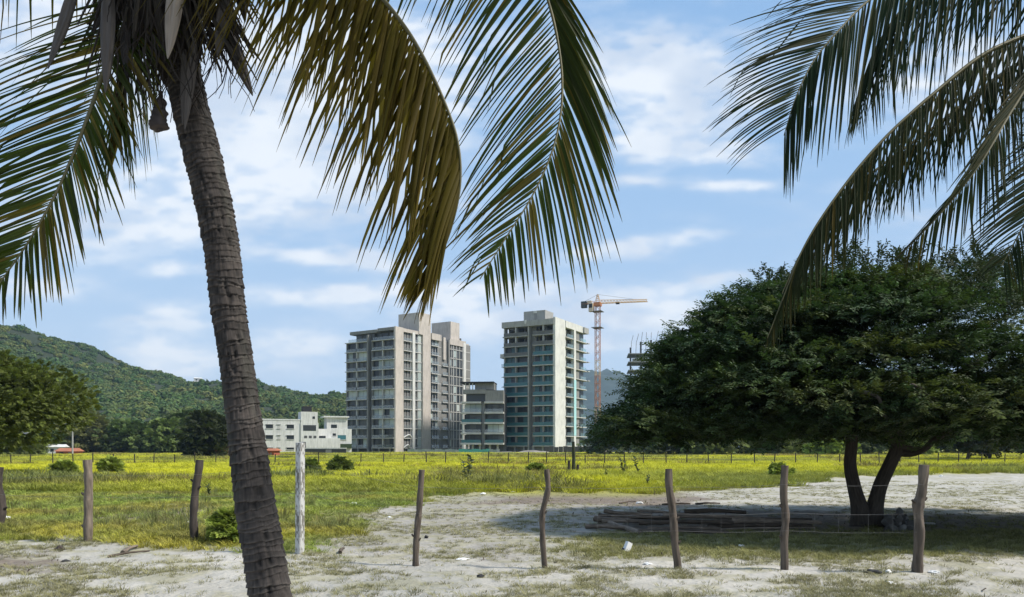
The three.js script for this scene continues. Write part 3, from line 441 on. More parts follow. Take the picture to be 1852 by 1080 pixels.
// a smaller tree or bush of leaf clumps on a trunk
function leafTree(name, label, category, x, Z, o) {
  const r = rng(o.seed), base = V(x, o.y ?? gh(x, Z), -Z), t = thing(name, label, category, base, 0, o.group), h = o.h, rw = o.r, b0 = o.bottom ?? .25 * h, list = [];
  if (!o.noTrunk) { const b = new MB(); limb(b, [V(0, -.1, 0), V(.04 * h, b0 * .6, .02 * h), V(-.02 * h, b0 + .2 * h, 0), V(.03 * h, h * .72, 0)], .035 * h, .014 * h, 10, 8, o.seed); for (let k = 0; k < 4; k++) { const a = k * 1.6 + r(); limb(b, [V(0, b0 * .85, 0), V(Math.cos(a) * rw * .4, lerp(b0, h, .4), Math.sin(a) * rw * .4), V(Math.cos(a) * rw * .7, lerp(b0, h, .6), Math.sin(a) * rw * .7)], .018 * h, .006 * h, 8, 6, k); } b.build('trunk', treeBark, t); }
  const N = o.clumps ?? 26;
  for (let c = 0; c < N; c++) {
    const a = r() * 6.28, q = Math.pow(r(), .4), el = r(), yy = lerp(b0, h, Math.pow(el, .8)), prof = Math.sin(Math.PI * clamp(.18 + .80 * (yy - b0) / (h - b0))) , X = Math.cos(a) * q * rw * prof, Zz = Math.sin(a) * q * rw * prof, R = rw * (.2 + .18 * r()), g0 = .7 + .6 * r();
    for (let k = 0; k < (o.per ?? 26); k++) { const d = V(r() - .5, r() - .45, r() - .5).normalize(), g = g0 * (.65 + .7 * r()); list.push([X + d.x * R, yy + d.y * R * .7, Zz + d.z * R, Math.atan2(d.x, d.z), -d.y * .8 + (r() - .5) * .8, (r() - .5) * 1.5, (o.leaf ?? .5) * (.7 + .6 * r()), o.col[0] * g, o.col[1] * g, o.col[2] * g]); }
  }
  instances('crown', o.geo ?? coarse, foliage, list, t); return t;
}
{ // the tree at the left edge
  leafTree('field_tree', 'leafy tree with yellow-green tips at left edge before the hill', 'tree', -30.8, 45, { seed: 71, h: 6.0, r: 5.0, bottom: 2.5, clumps: 110, per: 120, leaf: .26, col: [.15, .185, .032] });
  const G = 'trees along the foot of the hill';
  const row = [[20, 818, 150, 4.2, 5.5, 'pale green rounded tree low at left edge below the pole'], [68, 822, 190, 7.5, 5.5, 'dark round tree between the pole and the small white shed'], [160, 824, 205, 9.5, 9, 'wide dark tree right of the red roofed shed'], [198, 824, 215, 10, 9, 'dark green tree behind the leftmost tall fence post'], [232, 824, 205, 8.5, 8, 'low spreading tree left of centre in the dark row'], [268, 824, 210, 9.5, 9, 'olive spreading tree in the middle of the dark row'], [305, 824, 200, 9, 8.5, 'broad tree near the right end of the dark row'], [338, 824, 206, 10.5, 8, 'tall dark tree just left of the bushy tree over the post'], [395, 822, 200, 9, 7, 'green tree hidden partly behind the palm trunk']];
  row.forEach(([u, v, Z, h, rr, lab], k) => { const dark = k !== 0; leafTree('hedgerow_tree', lab, 'tree', (u - CU) / F * Z, Z, { seed: 80 + k, h: h * (.62 + .3 * ((k * 7) % 5) / 4), r: rr * .9, bottom: .4, clumps: 46, per: 40, leaf: 1.15, col: dark ? [[.13, .18, .04], [.10, .15, .035], [.19, .20, .06]][k % 3] : [.20, .24, .055], group: G }); });
  leafTree('round_tree', 'bushy green tree rising just above the crooked fence post', 'tree', (375 - CU) / F * 120, 120, { seed: 95, h: 6.8, r: 3.6, bottom: .5, clumps: 40, per: 44, leaf: .7, col: [.05, .066, .02] });
  // bushes beyond the field, seen under the umbrella tree
  const under = [[1110, 175, 5.0, 6, 'dark', 'dark bush at the foot of the crane'], [1200, 170, 4.5, 7, 'dark', 'dark low bush under the left of the umbrella tree'], [1290, 165, 5.5, 7, 'mid', 'grey-green bush under the umbrella tree left of centre'], [1345, 185, 6.5, 8, 'dark', 'dark wide bush under the middle of the umbrella tree'], [1405, 170, 5.6, 6.5, 'mid', 'mid green bush behind the leaning fence post gap'], [1452, 190, 7, 7, 'dark', 'tall dark bush left of the bright bush'], [1497, 150, 4.4, 4.2, 'bright', 'bright green bush left of the forked trunk'], [1560, 170, 4.6, 6, 'mid', 'bush seen between the two forked stems'], [1645, 165, 5.4, 5, 'bright', 'bright green bush right of the forked trunk'], [1705, 175, 6, 6, 'mid', 'green bush under the low side branch'], [1835, 180, 7, 7, 'dark', 'dark bush at the far right edge beyond the field']];
  under.forEach(([u, Z, h, rr, k, lab], i) => leafTree('field_bush', lab, 'bush', (u - CU) / F * Z, Z, { seed: 110 + i, h, r: rr, bottom: .2, clumps: 34, per: 40, leaf: .9, noTrunk: true, col: { dark: [.085, .115, .035], mid: [.17, .21, .06], bright: [.27, .35, .06] }[k], group: 'bushes beyond the field on the right' }));
  leafTree('field_tree', 'small forked tree at right standing in the yellow field', 'tree', (1788 - CU) / F * 95, 95, { seed: 130, h: 5.6, r: 4.8, bottom: 1.6, clumps: 40, per: 44, leaf: .6, col: [.05, .064, .02] });
  leafTree('field_tree', 'small straight-trunked tree at right left of the forked one', 'tree', (1748 - CU) / F * 88, 88, { seed: 131, h: 5.2, r: 3.4, bottom: 1.9, clumps: 26, per: 44, leaf: .6, col: [.045, .06, .02] });
  // low shrubs in the grass
  const sh = [[200, 860, 1.25, .55, 'round green shrub just right of the pale lit fence post'], [117, 864, 1.0, .5, 'small green shrub left of the pale lit fence post'], [613, 858, 1.15, .62, 'dark green rounded shrub right of the white post'], [560, 858, .85, .55, 'dark low shrub close behind the white post'], [412, 985, .5, .45, 'leafy weed clump beside the palm trunk'], [970, 862, .7, .42, 'low green shrub left of the thin bent fence post'], [1408, 868, .9, .45, 'green shrub left of the straight fence post']];
  sh.forEach(([u, v, rr, h, lab], i) => { const [x, Z] = ground(u, v); leafTree('shrub', lab, 'shrub', x, Z, { seed: 140 + i, h: h * (.8 + .008 * Z), r: rr * .52, bottom: .05, clumps: 22, per: 30, leaf: Z < 20 ? .12 : .24, noTrunk: true, col: lab.startsWith('brown') ? [.30, .27, .09] : lab.includes('dark') ? [.16, .21, .04] : [.25, .31, .05], group: 'shrubs in the field' }); });
}
// broad-leaved milkweed: each leaf is a part
const broadLeaf = (() => { const b = new MB(), n = 6; for (let k = 0; k <= n; k++) { const t = k / n, w = .32 * Math.sin(Math.PI * Math.pow(t, .8)) + .01, y = -.12 * t * t; b.vert(-w, y + .06, t, 0, t); b.vert(0, y, t, .5, t); b.vert(w, y + .06, t, 1, t); if (k) { const a = k * 3 - 3; b.i.push(a, a + 1, a + 4, a, a + 4, a + 3, a + 1, a + 2, a + 5, a + 1, a + 5, a + 4); } } return b.geo(); })();
{
  const lm = [[.10, .13, .055], [.16, .19, .10], [.06, .08, .03]].map(c => leafMat({ color: lin(...c), vertexColors: false, roughness: .6 }));
  const spots = [[843, 880, 1.12, 3, 'broad-leaved weed standing tall before the middle low building'], [1095, 872, .55, 2, 'small broad-leaved weed right of the cactus-like pole'], [1128, 862, .9, 3, 'bushy broad-leaved weed left of the umbrella tree'], [1155, 862, .95, 2, 'pale flowering weed beside the bushy one'], [1170, 884, .5, 2, 'low broad-leaved weed on the sandy bank edge'], [378, 905, .5, 2, 'pale flowering weed right of the crooked fence post'], [668, 868, .45, 2, 'small weed with a white flower left of the leaning post']];
  spots.forEach(([u, v, h, stems, lab], i) => {
    const [x, Z] = ground(u, v), r = rng(160 + i), t = thing('milkweed', lab, 'weed', V(x, gh(x, Z), -Z), 0, 'broad-leaved weeds at the field edge');
    for (let s = 0; s < stems; s++) { const a = r() * 6.28, tilt = .12 + .25 * r(), hh2 = h * (.7 + .3 * r()), tip = V(Math.cos(a) * tilt * hh2, hh2, Math.sin(a) * tilt * hh2); new MB().tube([V(0, 0, 0), tip.clone().multiplyScalar(.5), tip], [.018, .014, .007], 6).build('stem', lm[2], t);
      for (let k = 0; k < 11; k++) { const f = .2 + .8 * k / 10, m = new THREE.Mesh(broadLeaf, lm[Math.floor(r() * 3)]); m.name = 'leaf'; m.position.copy(tip).multiplyScalar(f); m.rotation.set(-.35 - .5 * r(), k * 2.4 + r(), 0, 'YXZ'); m.scale.setScalar(h * (.16 + .12 * r())); m.castShadow = m.receiveShadow = true; t.add(m); } }
  });
}
console.log('trees');

// ---------------------------------------------------------------- grass
function tuft(seed, n, spread, lean) { const r = rng(seed), b = new MB(); for (let k = 0; k < n; k++) { const a = r() * 6.28, d = spread * Math.sqrt(r()), h = .55 + .45 * r(), w = .018 + .016 * r(), ln = lean * (.3 + r()), x = Math.cos(a) * d, z = Math.sin(a) * d, px = -Math.sin(a + r()) * w, pz = Math.cos(a + r()) * w, g = .75 + .5 * r(), c = [g, g, g]; const q = b.vert(x - px, 0, z - pz, 0, 0, c); b.vert(x + px, 0, z + pz, 0, 0, c); b.vert(x + px * .8 + Math.cos(a) * ln * .35, h * .55, z + pz * .8 + Math.sin(a) * ln * .35, 0, 0, c); b.vert(x - px * .8 + Math.cos(a) * ln * .35, h * .55, z - pz * .8 + Math.sin(a) * ln * .35, 0, 0, c); b.vert(x + Math.cos(a) * ln, h * (1 - ln * .3), z + Math.sin(a) * ln, 0, 0, c); b.i.push(q, q + 1, q + 2, q, q + 2, q + 3, q + 3, q + 2, q + 4); } return b.geo(); }
{
  const fineT = tuft(3, 18, .45, .7), tallT = tuft(4, 26, .6, .45), r = rng(200), sand = [], green = [], yellow = [], tall = [];
  const blade = leafMat({ transmission: .35, roughness: .9 });
  for (let k = 0; k < 120000; k++) {                                    // near ground
    const Z = 7 + 30 * Math.pow(r(), 1.5), x = (r() - .5) * 2 * (Z * .72 + 2), q = zone(x, Z, true), p = r(), g = .6 + .8 * r();
    if (q[2] > .5 && r() < .75) continue;
    if (q[0] > .15 + .6 * r()) { if (p < .62) { const h = (.035 + .055 * r()) * (1 + Z * .012) * (.6 + .8 * fbm(x * .8, Z * .8, 3)), y = fbm(x * .5 + 9, Z * .5, 3), d = sm(.4, .7, fbm(x * .35 + 21, Z * .35 + 4, 3)); green.push([x, gh(x, Z) - .01, -Z, r() * 6.28, 0, 0, [h * 2.2, h * 1.5, h * 2.2], g * (.6 + 1.1 * fbm(x * 1.3 + 7, Z * 1.3, 3)) * lerp(.22, .36, y * d), g * (.6 + 1.1 * fbm(x * 1.3 + 7, Z * 1.3, 3)) * lerp(.24, .30, y), g * .065]); } }
    else if (q[1] > .4) { if (p < .55) { const h = .035 + .05 * r(); green.push([x, gh(x, Z) - .005, -Z, r() * 6.28, 0, 0, [h * 2, h * 1.3, h * 2], g * .25, g * .245, g * .09]); } }
    else if (p < .55 * sm(.44, .68, fbm(x * 1.1 + 30, Z * 1.4, 4)) + .04) { const h = .02 + .035 * r(); sand.push([x, gh(x, Z) - .004, -Z, r() * 6.28, 0, 0, [h * 2.6, h * 1.4, h * 2.6], g * .28, g * .265, g * .13]); }
  }
  for (let k = 0; k < 90000; k++) {                                     // the field
    const Z = 26 + 214 * Math.pow(r(), 1.35), x = (r() - .5) * 2 * (Z * .74 + 4), q = zone(x, Z, false); if (q[0] < .5) continue;
    const hp = fbm(x * .05 + 2, Z * .09, 3), h = (.16 + .14 * r()) * (1 + Z * .004) * (.35 + 1.3 * hp), w = h * (1.3 + Z * .012), y = clamp(q[3] * (1.75 - 1.9 * fbm(x * .045, Z * .11 + 7, 3)) + (r() - .5) * .35), g = .7 + .6 * r();
    (y > .5 ? yellow : tall).push([x, gh(x, Z) - .02, -Z, r() * 6.28, 0, 0, [w, h, w], g * lerp(.25, .58, y), g * lerp(.275, .57, y), g * lerp(.055, .03, y)]);
  }
  for (let k = 0; k < 26000; k++) {                                     // rank clumps that break up the field
    const Z = 28 + 190 * Math.pow(r(), 1.3), x = (r() - .5) * 2 * (Z * .74 + 4), q = zone(x, Z, false), c = fbm(x * .11 + 60, Z * .16 + 5, 4); if (q[0] < .5 || c < .56 + .05 * sm(60, 120, Z)) continue;
    const h = (.22 + .5 * r() * sm(.56, .72, c)) * (1 + Z * .002), w = h * (.9 + Z * .008), g = .6 + .8 * r(), d = n2(x * .09 + 3, Z * .13); tall.push([x, gh(x, Z) - .02, -Z, r() * 6.28, 0, 0, [w, h, w], g * lerp(.15, .30, d), g * lerp(.20, .235, d), g * .06]);
  }
  for (let k = 0; k < 2500; k++) {                                      // tall dry stalks along the bank
    const Z = 13 + 26 * r(), x = (r() - .5) * 2 * Z * .72, q = zone(x, Z, true); if (q[0] < .6 || fbm(x * .4 + 3, Z * .4, 3) < .5) continue; const h = .14 + .16 * r(), g = .7 + .6 * r(), d = r(); tall.push([x, gh(x, Z), -Z, r() * 6.28, 0, 0, [h * .8, h, h * .8], g * lerp(.16, .26, d), g * lerp(.19, .23, d), g * .07]);
  }
  const S = (name, geo, l, label, cat) => tag(instances(name, geo, blade, l, scene), label, cat, null, 'stuff');
  S('sand_grass', fineT, sand, 'sparse short grass on the foreground sand', 'grass'); S('green_grass', fineT, green, 'short green grass behind and beside the fence', 'grass'); S('meadow_grass', tallT, tall, 'taller green grass before the yellow field', 'grass'); S('yellow_flowers', tallT, yellow, 'yellow flowering plants covering the field', 'flowers');
  const litter = [], chip = new MB(); chip.box(-.5, .5, -.06, .06, -.1, .1); const cg = chip.geo();
  for (let k = 0; k < 5200; k++) { const Z = 8 + 24 * r(), x = (r() - .5) * 2 * Z * .72, q = zone(x, Z, true), s = .03 + .10 * r() * r(), g = .5 + r(); if (r() > .04 + q[2] * .9) continue; litter.push([x, gh(x, Z) + .008, -Z, r() * 6.28, (r() - .5) * .3, r() * 6.28, [s, s * (.4 + .6 * r()), s * (.5 + r())], g * .12, g * .09, g * .065]); }
  tag(instances('leaf_litter', cg, mat(1, 1, 1, 1, { vertexColors: true }), litter, scene), 'brown twigs and leaf litter under the tree and along the bank', 'litter', null, 'stuff');
}
console.log('grass');

// ---------------------------------------------------------------- near fence
const postBark = bark(.14, .115, .095, 1.2), postPale = bark(.24, .20, .165, 1.2), postDark = bark(.075, .062, .055, 1.2);
const posts = [];
{
  const list = [
    [-2, 965, -2, 845, 46, postDark, [[0, 0], [.03, .3], [-.02, .7], [0, 1]], 'dark fence post cut by the left edge of the picture', 'fence_post'],
    [160, 987, 159, 832, 15, postPale, [[.0, 0], [-.01, .4], [.01, .8], [0, 1]], 'straight pale brown fence post with a sunlit right edge', 'fence_post'],
    [352, 987, 358, 832, 14, postDark, [[0, 0], [-.03, .3], [-.03, .6], [.01, .85], [.02, 1]], 'crooked dark fence post left of the palm trunk', 'fence_post'],
    [752, 1022, 763, 850, 11.5, postBark, [[0, 0], [-.015, .3], [-.005, .6], [0, 1]], 'thin brown post leaning right in the centre of the fence', 'fence_post'],
    [985, 1027, 989, 849, 10.5, postBark, [[0, 0], [-.035, .3], [-.045, .55], [.02, .8], [0, 1]], 'thin bent grey post before the right tower', 'fence_post'],
    [1226, 1031, 1210, 848, 14, postBark, [[0, 0], [-.01, .25], [.0, .6], [-.02, .8], [0, 1]], 'knotty fence post standing before the log pile', 'fence_post'],
    [1419, 1035, 1420, 842, 14, postBark, [[0, 0], [.0, .3], [.015, .5], [-.01, .7], [0, 1]], 'straight stout fence post left of the forked tree trunk', 'fence_post'],
    [1661, 1042, 1667, 841, 18, postBark, [[0, 0], [-.01, .4], [-.03, .62], [.01, .75], [.02, 1]], 'thick knobbly fence post right of the forked tree trunk', 'fence_post']];
  list.forEach(([u0, v0, u1, v1, w, m, bend, lab, nm], i) => {
    const [x, Z] = ground(u0, v0 - 2), base = V(x, gh(x, Z), -Z), top = at(u1, v1, Z), ax = top.clone().sub(base), r = rng(300 + i), P = curve([V(0, -.15, 0), ...bend.map(([d, t]) => V(ax.x * t + d, ax.y * t, (r() - .5) * .04))], 30), R = (w === 46 ? 16 : w) / F * Z / 2;
    const g = thing(nm, lab, 'fence post', base, 0, 'posts of the near fence');
    const b = new MB(); b.tube(P, P.map((_, k) => R * (1.05 - .12 * k / 30 + .10 * Math.sin(k * 1.1 + i * 2) * n2(k * .5, i * 3.3) + (i === 7 && k > 17 && k < 21 ? .2 : 0))), 18, (t, a) => { const q = .65 + .7 * n3(Math.cos(a) * 4 + i, Math.sin(a) * 4, t * 3), e = i === 7 && n3(Math.cos(a) * 2, Math.sin(a) * 2 + 3, t * 4) > .58 && t > .4 ? 1.7 : 1; return [q * e, q * e, q * e]; }, .13, i * 5); b.build('post', m, g);
    for (let k = 0; k < 2; k++) { const t = .35 + .4 * r(), o = P[Math.round(t * 30)], a = r() < .5 ? 0 : Math.PI; new MB().tube([o.clone(), o.clone().add(V(Math.cos(a) * R * 1.1, .02, .02)), o.clone().add(V(Math.cos(a) * R * 1.45, .045, .02))], [R * .42, R * .34, R * .2], 7, [.8, .8, .8], .2, k).build('knot', m, g); }
    posts.push({ x, Z, base, top, R });
  });
  // square white concrete post
  const [x, Z] = ground(542, 1003), base = V(x, gh(x, Z), -Z), g = thing('concrete_post', 'tall square white concrete post right of the palm trunk', 'fence post', base, -.5), s = .5 * 13 / F * Z, H = 1.66;
  const b = new MB(), e = .012; for (let k = 11; k < 12; k++) { const y0 = -.1, y1 = H, o0 = 0, o1 = .012; const ring = [[-s, -s + e], [-s + e, -s], [s - e, -s], [s, -s + e], [s, s - e], [s - e, s], [-s + e, s], [-s, s - e]]; for (let q = 0; q < 8; q++) { const A = ring[(q + 1) % 8], B = ring[q]; b.quad([A[0] + o0, y0, A[1]], [B[0] + o0, y0, B[1]], [B[0] + o1, y1, B[1]], [A[0] + o1, y1, A[1]], [1, 1, 1], .1, 1.7); } if (k === 11) { const m = b.vert(o1, y1 + .006, 0); for (let q = 0; q < 8; q++) { const A = ring[q], B = ring[(q + 1) % 8], i0 = b.vert(A[0] + o1, y1, A[1]); b.vert(B[0] + o1, y1, B[1]); b.i.push(m, i0 + 1, i0); } } }
  const peel = texture(256, (u, v) => { const n = tileNoise(u, v, 7, 5), m = sm(.47, .62, n) * .85, w = .93 + .08 * (tileNoise(u, v, 40, 2) - .5); return [lerp(w, .52, m), lerp(w, .50, m), lerp(w, .47, m)]; });
  b.build('post', mat(.62, .62, .60, .85, { map: rep(peel, 2.2, 1.6), bumpMap: rep(peel, 2.2, 1.6), bumpScale: .006 }), g);
  posts.push({ x, Z, base, top: at(546, 803, Z), R: s });
  posts.sort((p, q) => p.x - q.x);
  const wireMat = mat(.22, .21, .20, .5, { metalness: .6 });
  for (let i = 0; i < posts.length - 1; i++) {
    const p = posts[i], q = posts[i + 1], right = i >= 5, w = thing('fence_wire', `thin fence wires strung between ${['the left edge post and the sunlit post', 'the sunlit post and the crooked post', 'the crooked post and the white post', 'the white post and the leaning post', 'the leaning post and the bent post', 'the bent post and the knotty post', 'the knotty post and the straight stout post', 'the stout post and the thick knobbly post'][i]}`, 'wire', p.base.clone(), 0, 'wires of the near fence');
    const line = (f, name, r0) => { const A = p.base.clone().lerp(p.top, f).add(V(0, 0, p.R)), B = q.base.clone().lerp(q.top, f).add(V(0, 0, q.R)), M = A.clone().lerp(B, .5); M.y -= .02; new MB().tube(curve([A, M, B], 10), r0, 4).build(name, wireMat, w, p.base); };
    for (const f of right ? [.38, .55, .82] : [.55, .82]) line(f, 'wire', .0016);
    if (right) for (let k = 1; k < 5; k++) { const t = k / 5 + .02 * (k % 2), A = p.base.clone().lerp(q.base, t), h = p.top.y - p.base.y; new MB().tube([A.clone().add(V(0, h * .38 - .01, .05)), A.clone().add(V(0, h * .55 - .01, .05))], .0014, 4).build('stay', wireMat, w, p.base); }
  }
}
// the distant fence across the field
{
  const r = rng(330), proto = new MB(); proto.tube([V(0, -.1, 0), V(.01, .5, 0), V(0, 1.12, .01)], [.055, .05, .045], 7, null, .2, 1); const pg = proto.geo(), pm = bark(.06, .05, .042);
  let last = null; for (let u = -20; u < 1880; u += 38 + (r() - .5) * 9) { const Z = 71 + 3 * Math.sin(u * .004), x = (u - CU) / F * Z, m = new THREE.Mesh(pg, pm); m.name = numbered('distant_fence_post'); m.position.set(x, gh(x, Z), -Z); m.rotation.set((r() - .5) * .1, r() * 6, (r() - .5) * .12); m.scale.y = .85 + .3 * r(); m.castShadow = m.receiveShadow = true; scene.add(m); tag(m, 'small dark post in the distant fence across the yellow field', 'fence post', 'posts of the distant fence'); }
  const wb = new MB(); for (const h of [.5, .95]) { const P = []; for (let u = -30; u < 1890; u += 40) { const Z = 71 + 3 * Math.sin(u * .004), x = (u - CU) / F * Z; P.push(V(x, gh(x, Z) + h, -Z + .06)); } wb.tube(P, .006, 4); } solo('distant_fence_wire', wb, mat(.10, .09, .08, .7), V(0, 0, 0), 'thin wires of the distant fence across the yellow field', 'wire');
  // pole with two stub posts
  const [x, Z] = ground(1037, 860), b = V(x, gh(x, Z), -Z), g = thing('wooden_pole', 'dark upright pole between two stub posts before the right tower', 'pole', b);
  new MB().tube([V(0, -.1, 0), V(.02, .9, 0), V(0, 1.9, 0)], [.11, .1, .085], 10, null, .15, 3).build('pole', bark(.05, .06, .035), g);
  for (const [u, h, lab] of [[1029, .8, 'short stub post left of the dark upright pole'], [1045, .55, 'short stub post right of the dark upright pole']]) { const [xx, zz] = ground(u, 860); solo('stub_post', new MB().tube([V(0, -.1, 0), V(.01, h * .5, 0), V(0, h, 0)], [.09, .085, .08], 9, null, .15, 4), postDark, V(xx, gh(xx, zz), -zz), lab, 'post', 'stub posts by the pole'); }
}

// ---------------------------------------------------------------- log pile, stones, litter
{
  const r = rng(400), lm = [bark(.18, .145, .115), bark(.27, .225, .185), bark(.11, .088, .07)];
  const rows = [[1062, 958, 1240, 962, .0], [1085, 948, 1210, 965, .0], [1130, 960, 1330, 964, .0], [1180, 962, 1400, 962, 0], [1250, 960, 1480, 958, 0], [1300, 955, 1530, 956, 0], [1070, 950, 1260, 952, .12], [1100, 952, 1300, 955, .12], [1170, 955, 1370, 955, .12], [1270, 952, 1450, 953, .12], [1340, 952, 1540, 952, .1], [1065, 946, 1230, 950, .24], [1120, 948, 1290, 952, .25], [1200, 950, 1390, 952, .23], [1310, 950, 1500, 950, .2], [1080, 944, 1220, 948, .35], [1150, 946, 1310, 950, .35], [1230, 948, 1400, 948, .32]];
  rows.forEach(([u0, v0, u1, v1, h0], k) => { const h = h0 * .62, [x0, z0] = ground(u0, v0), [x1, z1] = ground(u1, v1), R = .022 + .038 * r(), A = V(x0 + (r() - .5) * .5, gh(x0, z0) + R + h, -z0 + (r() - .5) * .5), B = V(x1 - 1.2 * r(), gh(x1, z1) + R + h * (.55 + .6 * r()), -z1 + (r() - .5) * .6), M = A.clone().lerp(B, .5).add(V(0, .05 * (r() - .3), .08 * (r() - .5))), P = curve([A, A.clone().lerp(M, .5).add(V(0, .03 * (r() - .5), .05 * (r() - .5))), M, B], 16), o = A.clone(); const b = new MB(); b.tube(P.map(p => p.clone().sub(o)), P.map((_, q) => R * (1.1 - .4 * q / 16)), 10, () => { const c = .7 + .6 * r(); return [c, c, c]; }, .18, k); solo('log', b, lm[k % 3], o, k === 0 ? 'pale log lying lowest at the front left of the pile' : k === 15 ? 'log on the very top left of the pile' : 'weathered dark log in the pile left of the forked tree', 'log', 'logs piled under the tree'); });
  const sticks = [[195, 1008, 270, 1000, .02, 'long thin stick on the sand near the sunlit post'], [222, 1003, 248, 994, .035, 'short thick log piece on the sand left of the crooked post'], [1198, 914, 1248, 912, .03, 'dark branch on the bank behind the knotty post'], [1258, 914, 1302, 913, .03, 'dark branch right of the knotty post on the bank'], [1120, 912, 1150, 908, .025, 'small branch on the sandy bank above the logs'], [615, 1003, 622, 995, .03, 'small upright stub of wood on the sand']];
  sticks.forEach(([u0, v0, u1, v1, R, lab], k) => { const [x0, z0] = ground(u0, v0), [x1, z1] = ground(u1, v1), o = V(x0, gh(x0, z0) + R * .7, -z0), e = V(x1, gh(x1, z1) + R * .8, -z1).sub(o), P = curve([V(0, 0, 0), e.clone().multiplyScalar(.5).add(V(0, .02, .03)), e], 10); solo('fallen_stick', new MB().tube(P, P.map((_, q) => R * (1 - .4 * q / 10)), 8, null, .25, k), k === 1 ? postPale : lm[2], o, lab, 'stick', 'sticks on the ground'); });
  // rubble heap by the tree
  const stoneGeo = s => { const q = rng(s), g = new THREE.IcosahedronGeometry(1, 2), p = g.attributes.position; const planes = [...Array(9)].map(() => [V(q() - .5, q() - .5, q() - .5).normalize(), .55 + .3 * q()]); for (let i = 0; i < p.count; i++) { const v = V(p.getX(i), p.getY(i), p.getZ(i)); for (const [n, d] of planes) { const e = v.dot(n) - d; if (e > 0) v.addScaledVector(n, -e); } p.setXYZ(i, v.x, v.y * .75, v.z); } g.computeVertexNormals(); return g; };
  const sg = [1, 2, 3, 4].map(stoneGeo), stm = [mat(.20, .19, .175, .95, { map: speckTex }), mat(.32, .31, .29, .95, { map: speckTex }), mat(.11, .105, .10, .95, { map: speckTex })];
  for (let k = 0; k < 34; k++) { const lay = k < 20 ? 0 : k < 30 ? 1 : 2, u = lerp(1596 + lay * 10, 1652 - lay * 10, r()), [x, z0] = ground(u, 962 - 12 * r()), s = .06 + .06 * r(), m = new THREE.Mesh(sg[k % 4], stm[Math.floor(r() * 3)]); m.name = numbered('stone'); m.position.set(x, gh(x, z0) + s * .45 + lay * .11, -z0); m.rotation.set(r() * 3, r() * 6, r() * 3); m.scale.set(s * (1 + .5 * r()), s, s * (.8 + .5 * r())); m.castShadow = m.receiveShadow = true; scene.add(m); tag(m, 'grey stone in the rubble heap beside the forked tree trunk', 'stone', 'stones of the rubble heap'); }
  // litter
  const white = mat(.78, .78, .76, .6), dark = mat(.03, .03, .03, .8), pale = mat(.55, .54, .50, .8);
  const crumple = (s, w, h, d) => { const g = new THREE.IcosahedronGeometry(1, 3), p = g.attributes.position; for (let i = 0; i < p.count; i++) { const x = p.getX(i), y = p.getY(i), z = p.getZ(i), k = .45 + 1.1 * n3(x * 1.6 + s, y * 1.6 + 3, z * 1.6 + s); p.setXYZ(i, x * k * w, Math.max(-.4, y * k) * h, z * k * d); } g.computeVertexNormals(); return g; };
  const bits = [[8, 948, .10, .14, white, 'white plastic bag against the post at the left edge', 'plastic_bag', 'bag'], [342, 957, .12, .05, pale, 'pale flat scrap behind the crooked fence post', 'scrap', 'litter'], [640, 918, .16, .05, white, 'white sheet of litter in the grass right of the white post', 'scrap', 'litter'], [705, 937, .05, .04, white, 'tiny white scrap on the sand edge left of the leaning post', 'scrap', 'litter'], [837, 1012, .09, .03, white, 'flat white scrap on sand between leaning and bent posts', 'scrap', 'litter'], [771, 974, .05, .06, dark, 'small black lump on sand right of the leaning post', 'lump', 'litter'], [869, 1043, .045, .05, dark, 'small black lump on the foreground sand', 'lump', 'litter'], [118, 1018, .05, .04, dark, 'small dark clod on the brown soil at left', 'lump', 'litter'], [108, 997, .09, .10, postDark, 'dark broken stump behind the thin stick', 'lump', 'stump'], [1171, 1023, .06, .03, white, 'flat white scrap left of the knotty post foot', 'scrap', 'litter'], [1340, 990, .06, .06, white, 'white crumpled scrap on the grass right of the knotty post', 'scrap', 'litter'], [1325, 989, .10, .04, dark, 'dark scrap beside the white crumpled one', 'lump', 'litter'], [1580, 1040, .09, .05, dark, 'dark scrap on sand between the two rightmost posts', 'lump', 'litter'], [1606, 1041, .04, .05, white, 'small white scrap beside the dark one', 'scrap', 'litter'], [1611, 1058, .07, .03, white, 'flat white scrap near the bottom edge at right', 'scrap', 'litter'], [1690, 1041, .06, .035, white, 'pale scrap right of the thick knobbly post', 'scrap', 'litter'], [1560, 898, .10, .10, white, 'white scrap between the forked stems on sand', 'scrap', 'litter'], [1702, 862, .12, .12, white, 'white scrap at the far edge of the bright sand', 'scrap', 'litter'], [1680, 948, .12, .05, pale, 'pale flat stone right of the rubble heap', 'scrap', 'stone'], [1562, 1012, .08, .03, dark, 'dark leaf scrap on the lawn below the fork', 'lump', 'litter'], [928, 891, .08, .06, white, 'tiny white scrap on the bank left of the bent post', 'scrap', 'litter'], [1058, 887, .07, .07, white, 'tiny white scrap on the bank right of the bent post', 'scrap', 'litter'], [1158, 911, .10, .07, white, 'white scrap on the bank above the logs', 'scrap', 'litter'], [873, 895, .12, .06, white, 'white scrap at the grass edge below the tall weed', 'scrap', 'litter']];
  bits.forEach(([u, v, w, h, m, lab, nm, cat], k) => { const [x, Z] = ground(u, v), o = new THREE.Mesh(crumple(k * 3.7, w, h * .55, w * .7), m); o.name = numbered(nm); o.position.set(x, gh(x, Z) + h * .25, -Z); o.rotation.y = k; o.castShadow = o.receiveShadow = true; scene.add(o); tag(o, lab, cat, 'litter on the ground'); });
  const [x, Z] = ground(1132, 998), box = thing('plastic_canister', 'white plastic canister lying tilted on the grass before the logs', 'canister', V(x, gh(x, Z) + .02, -Z), .5);
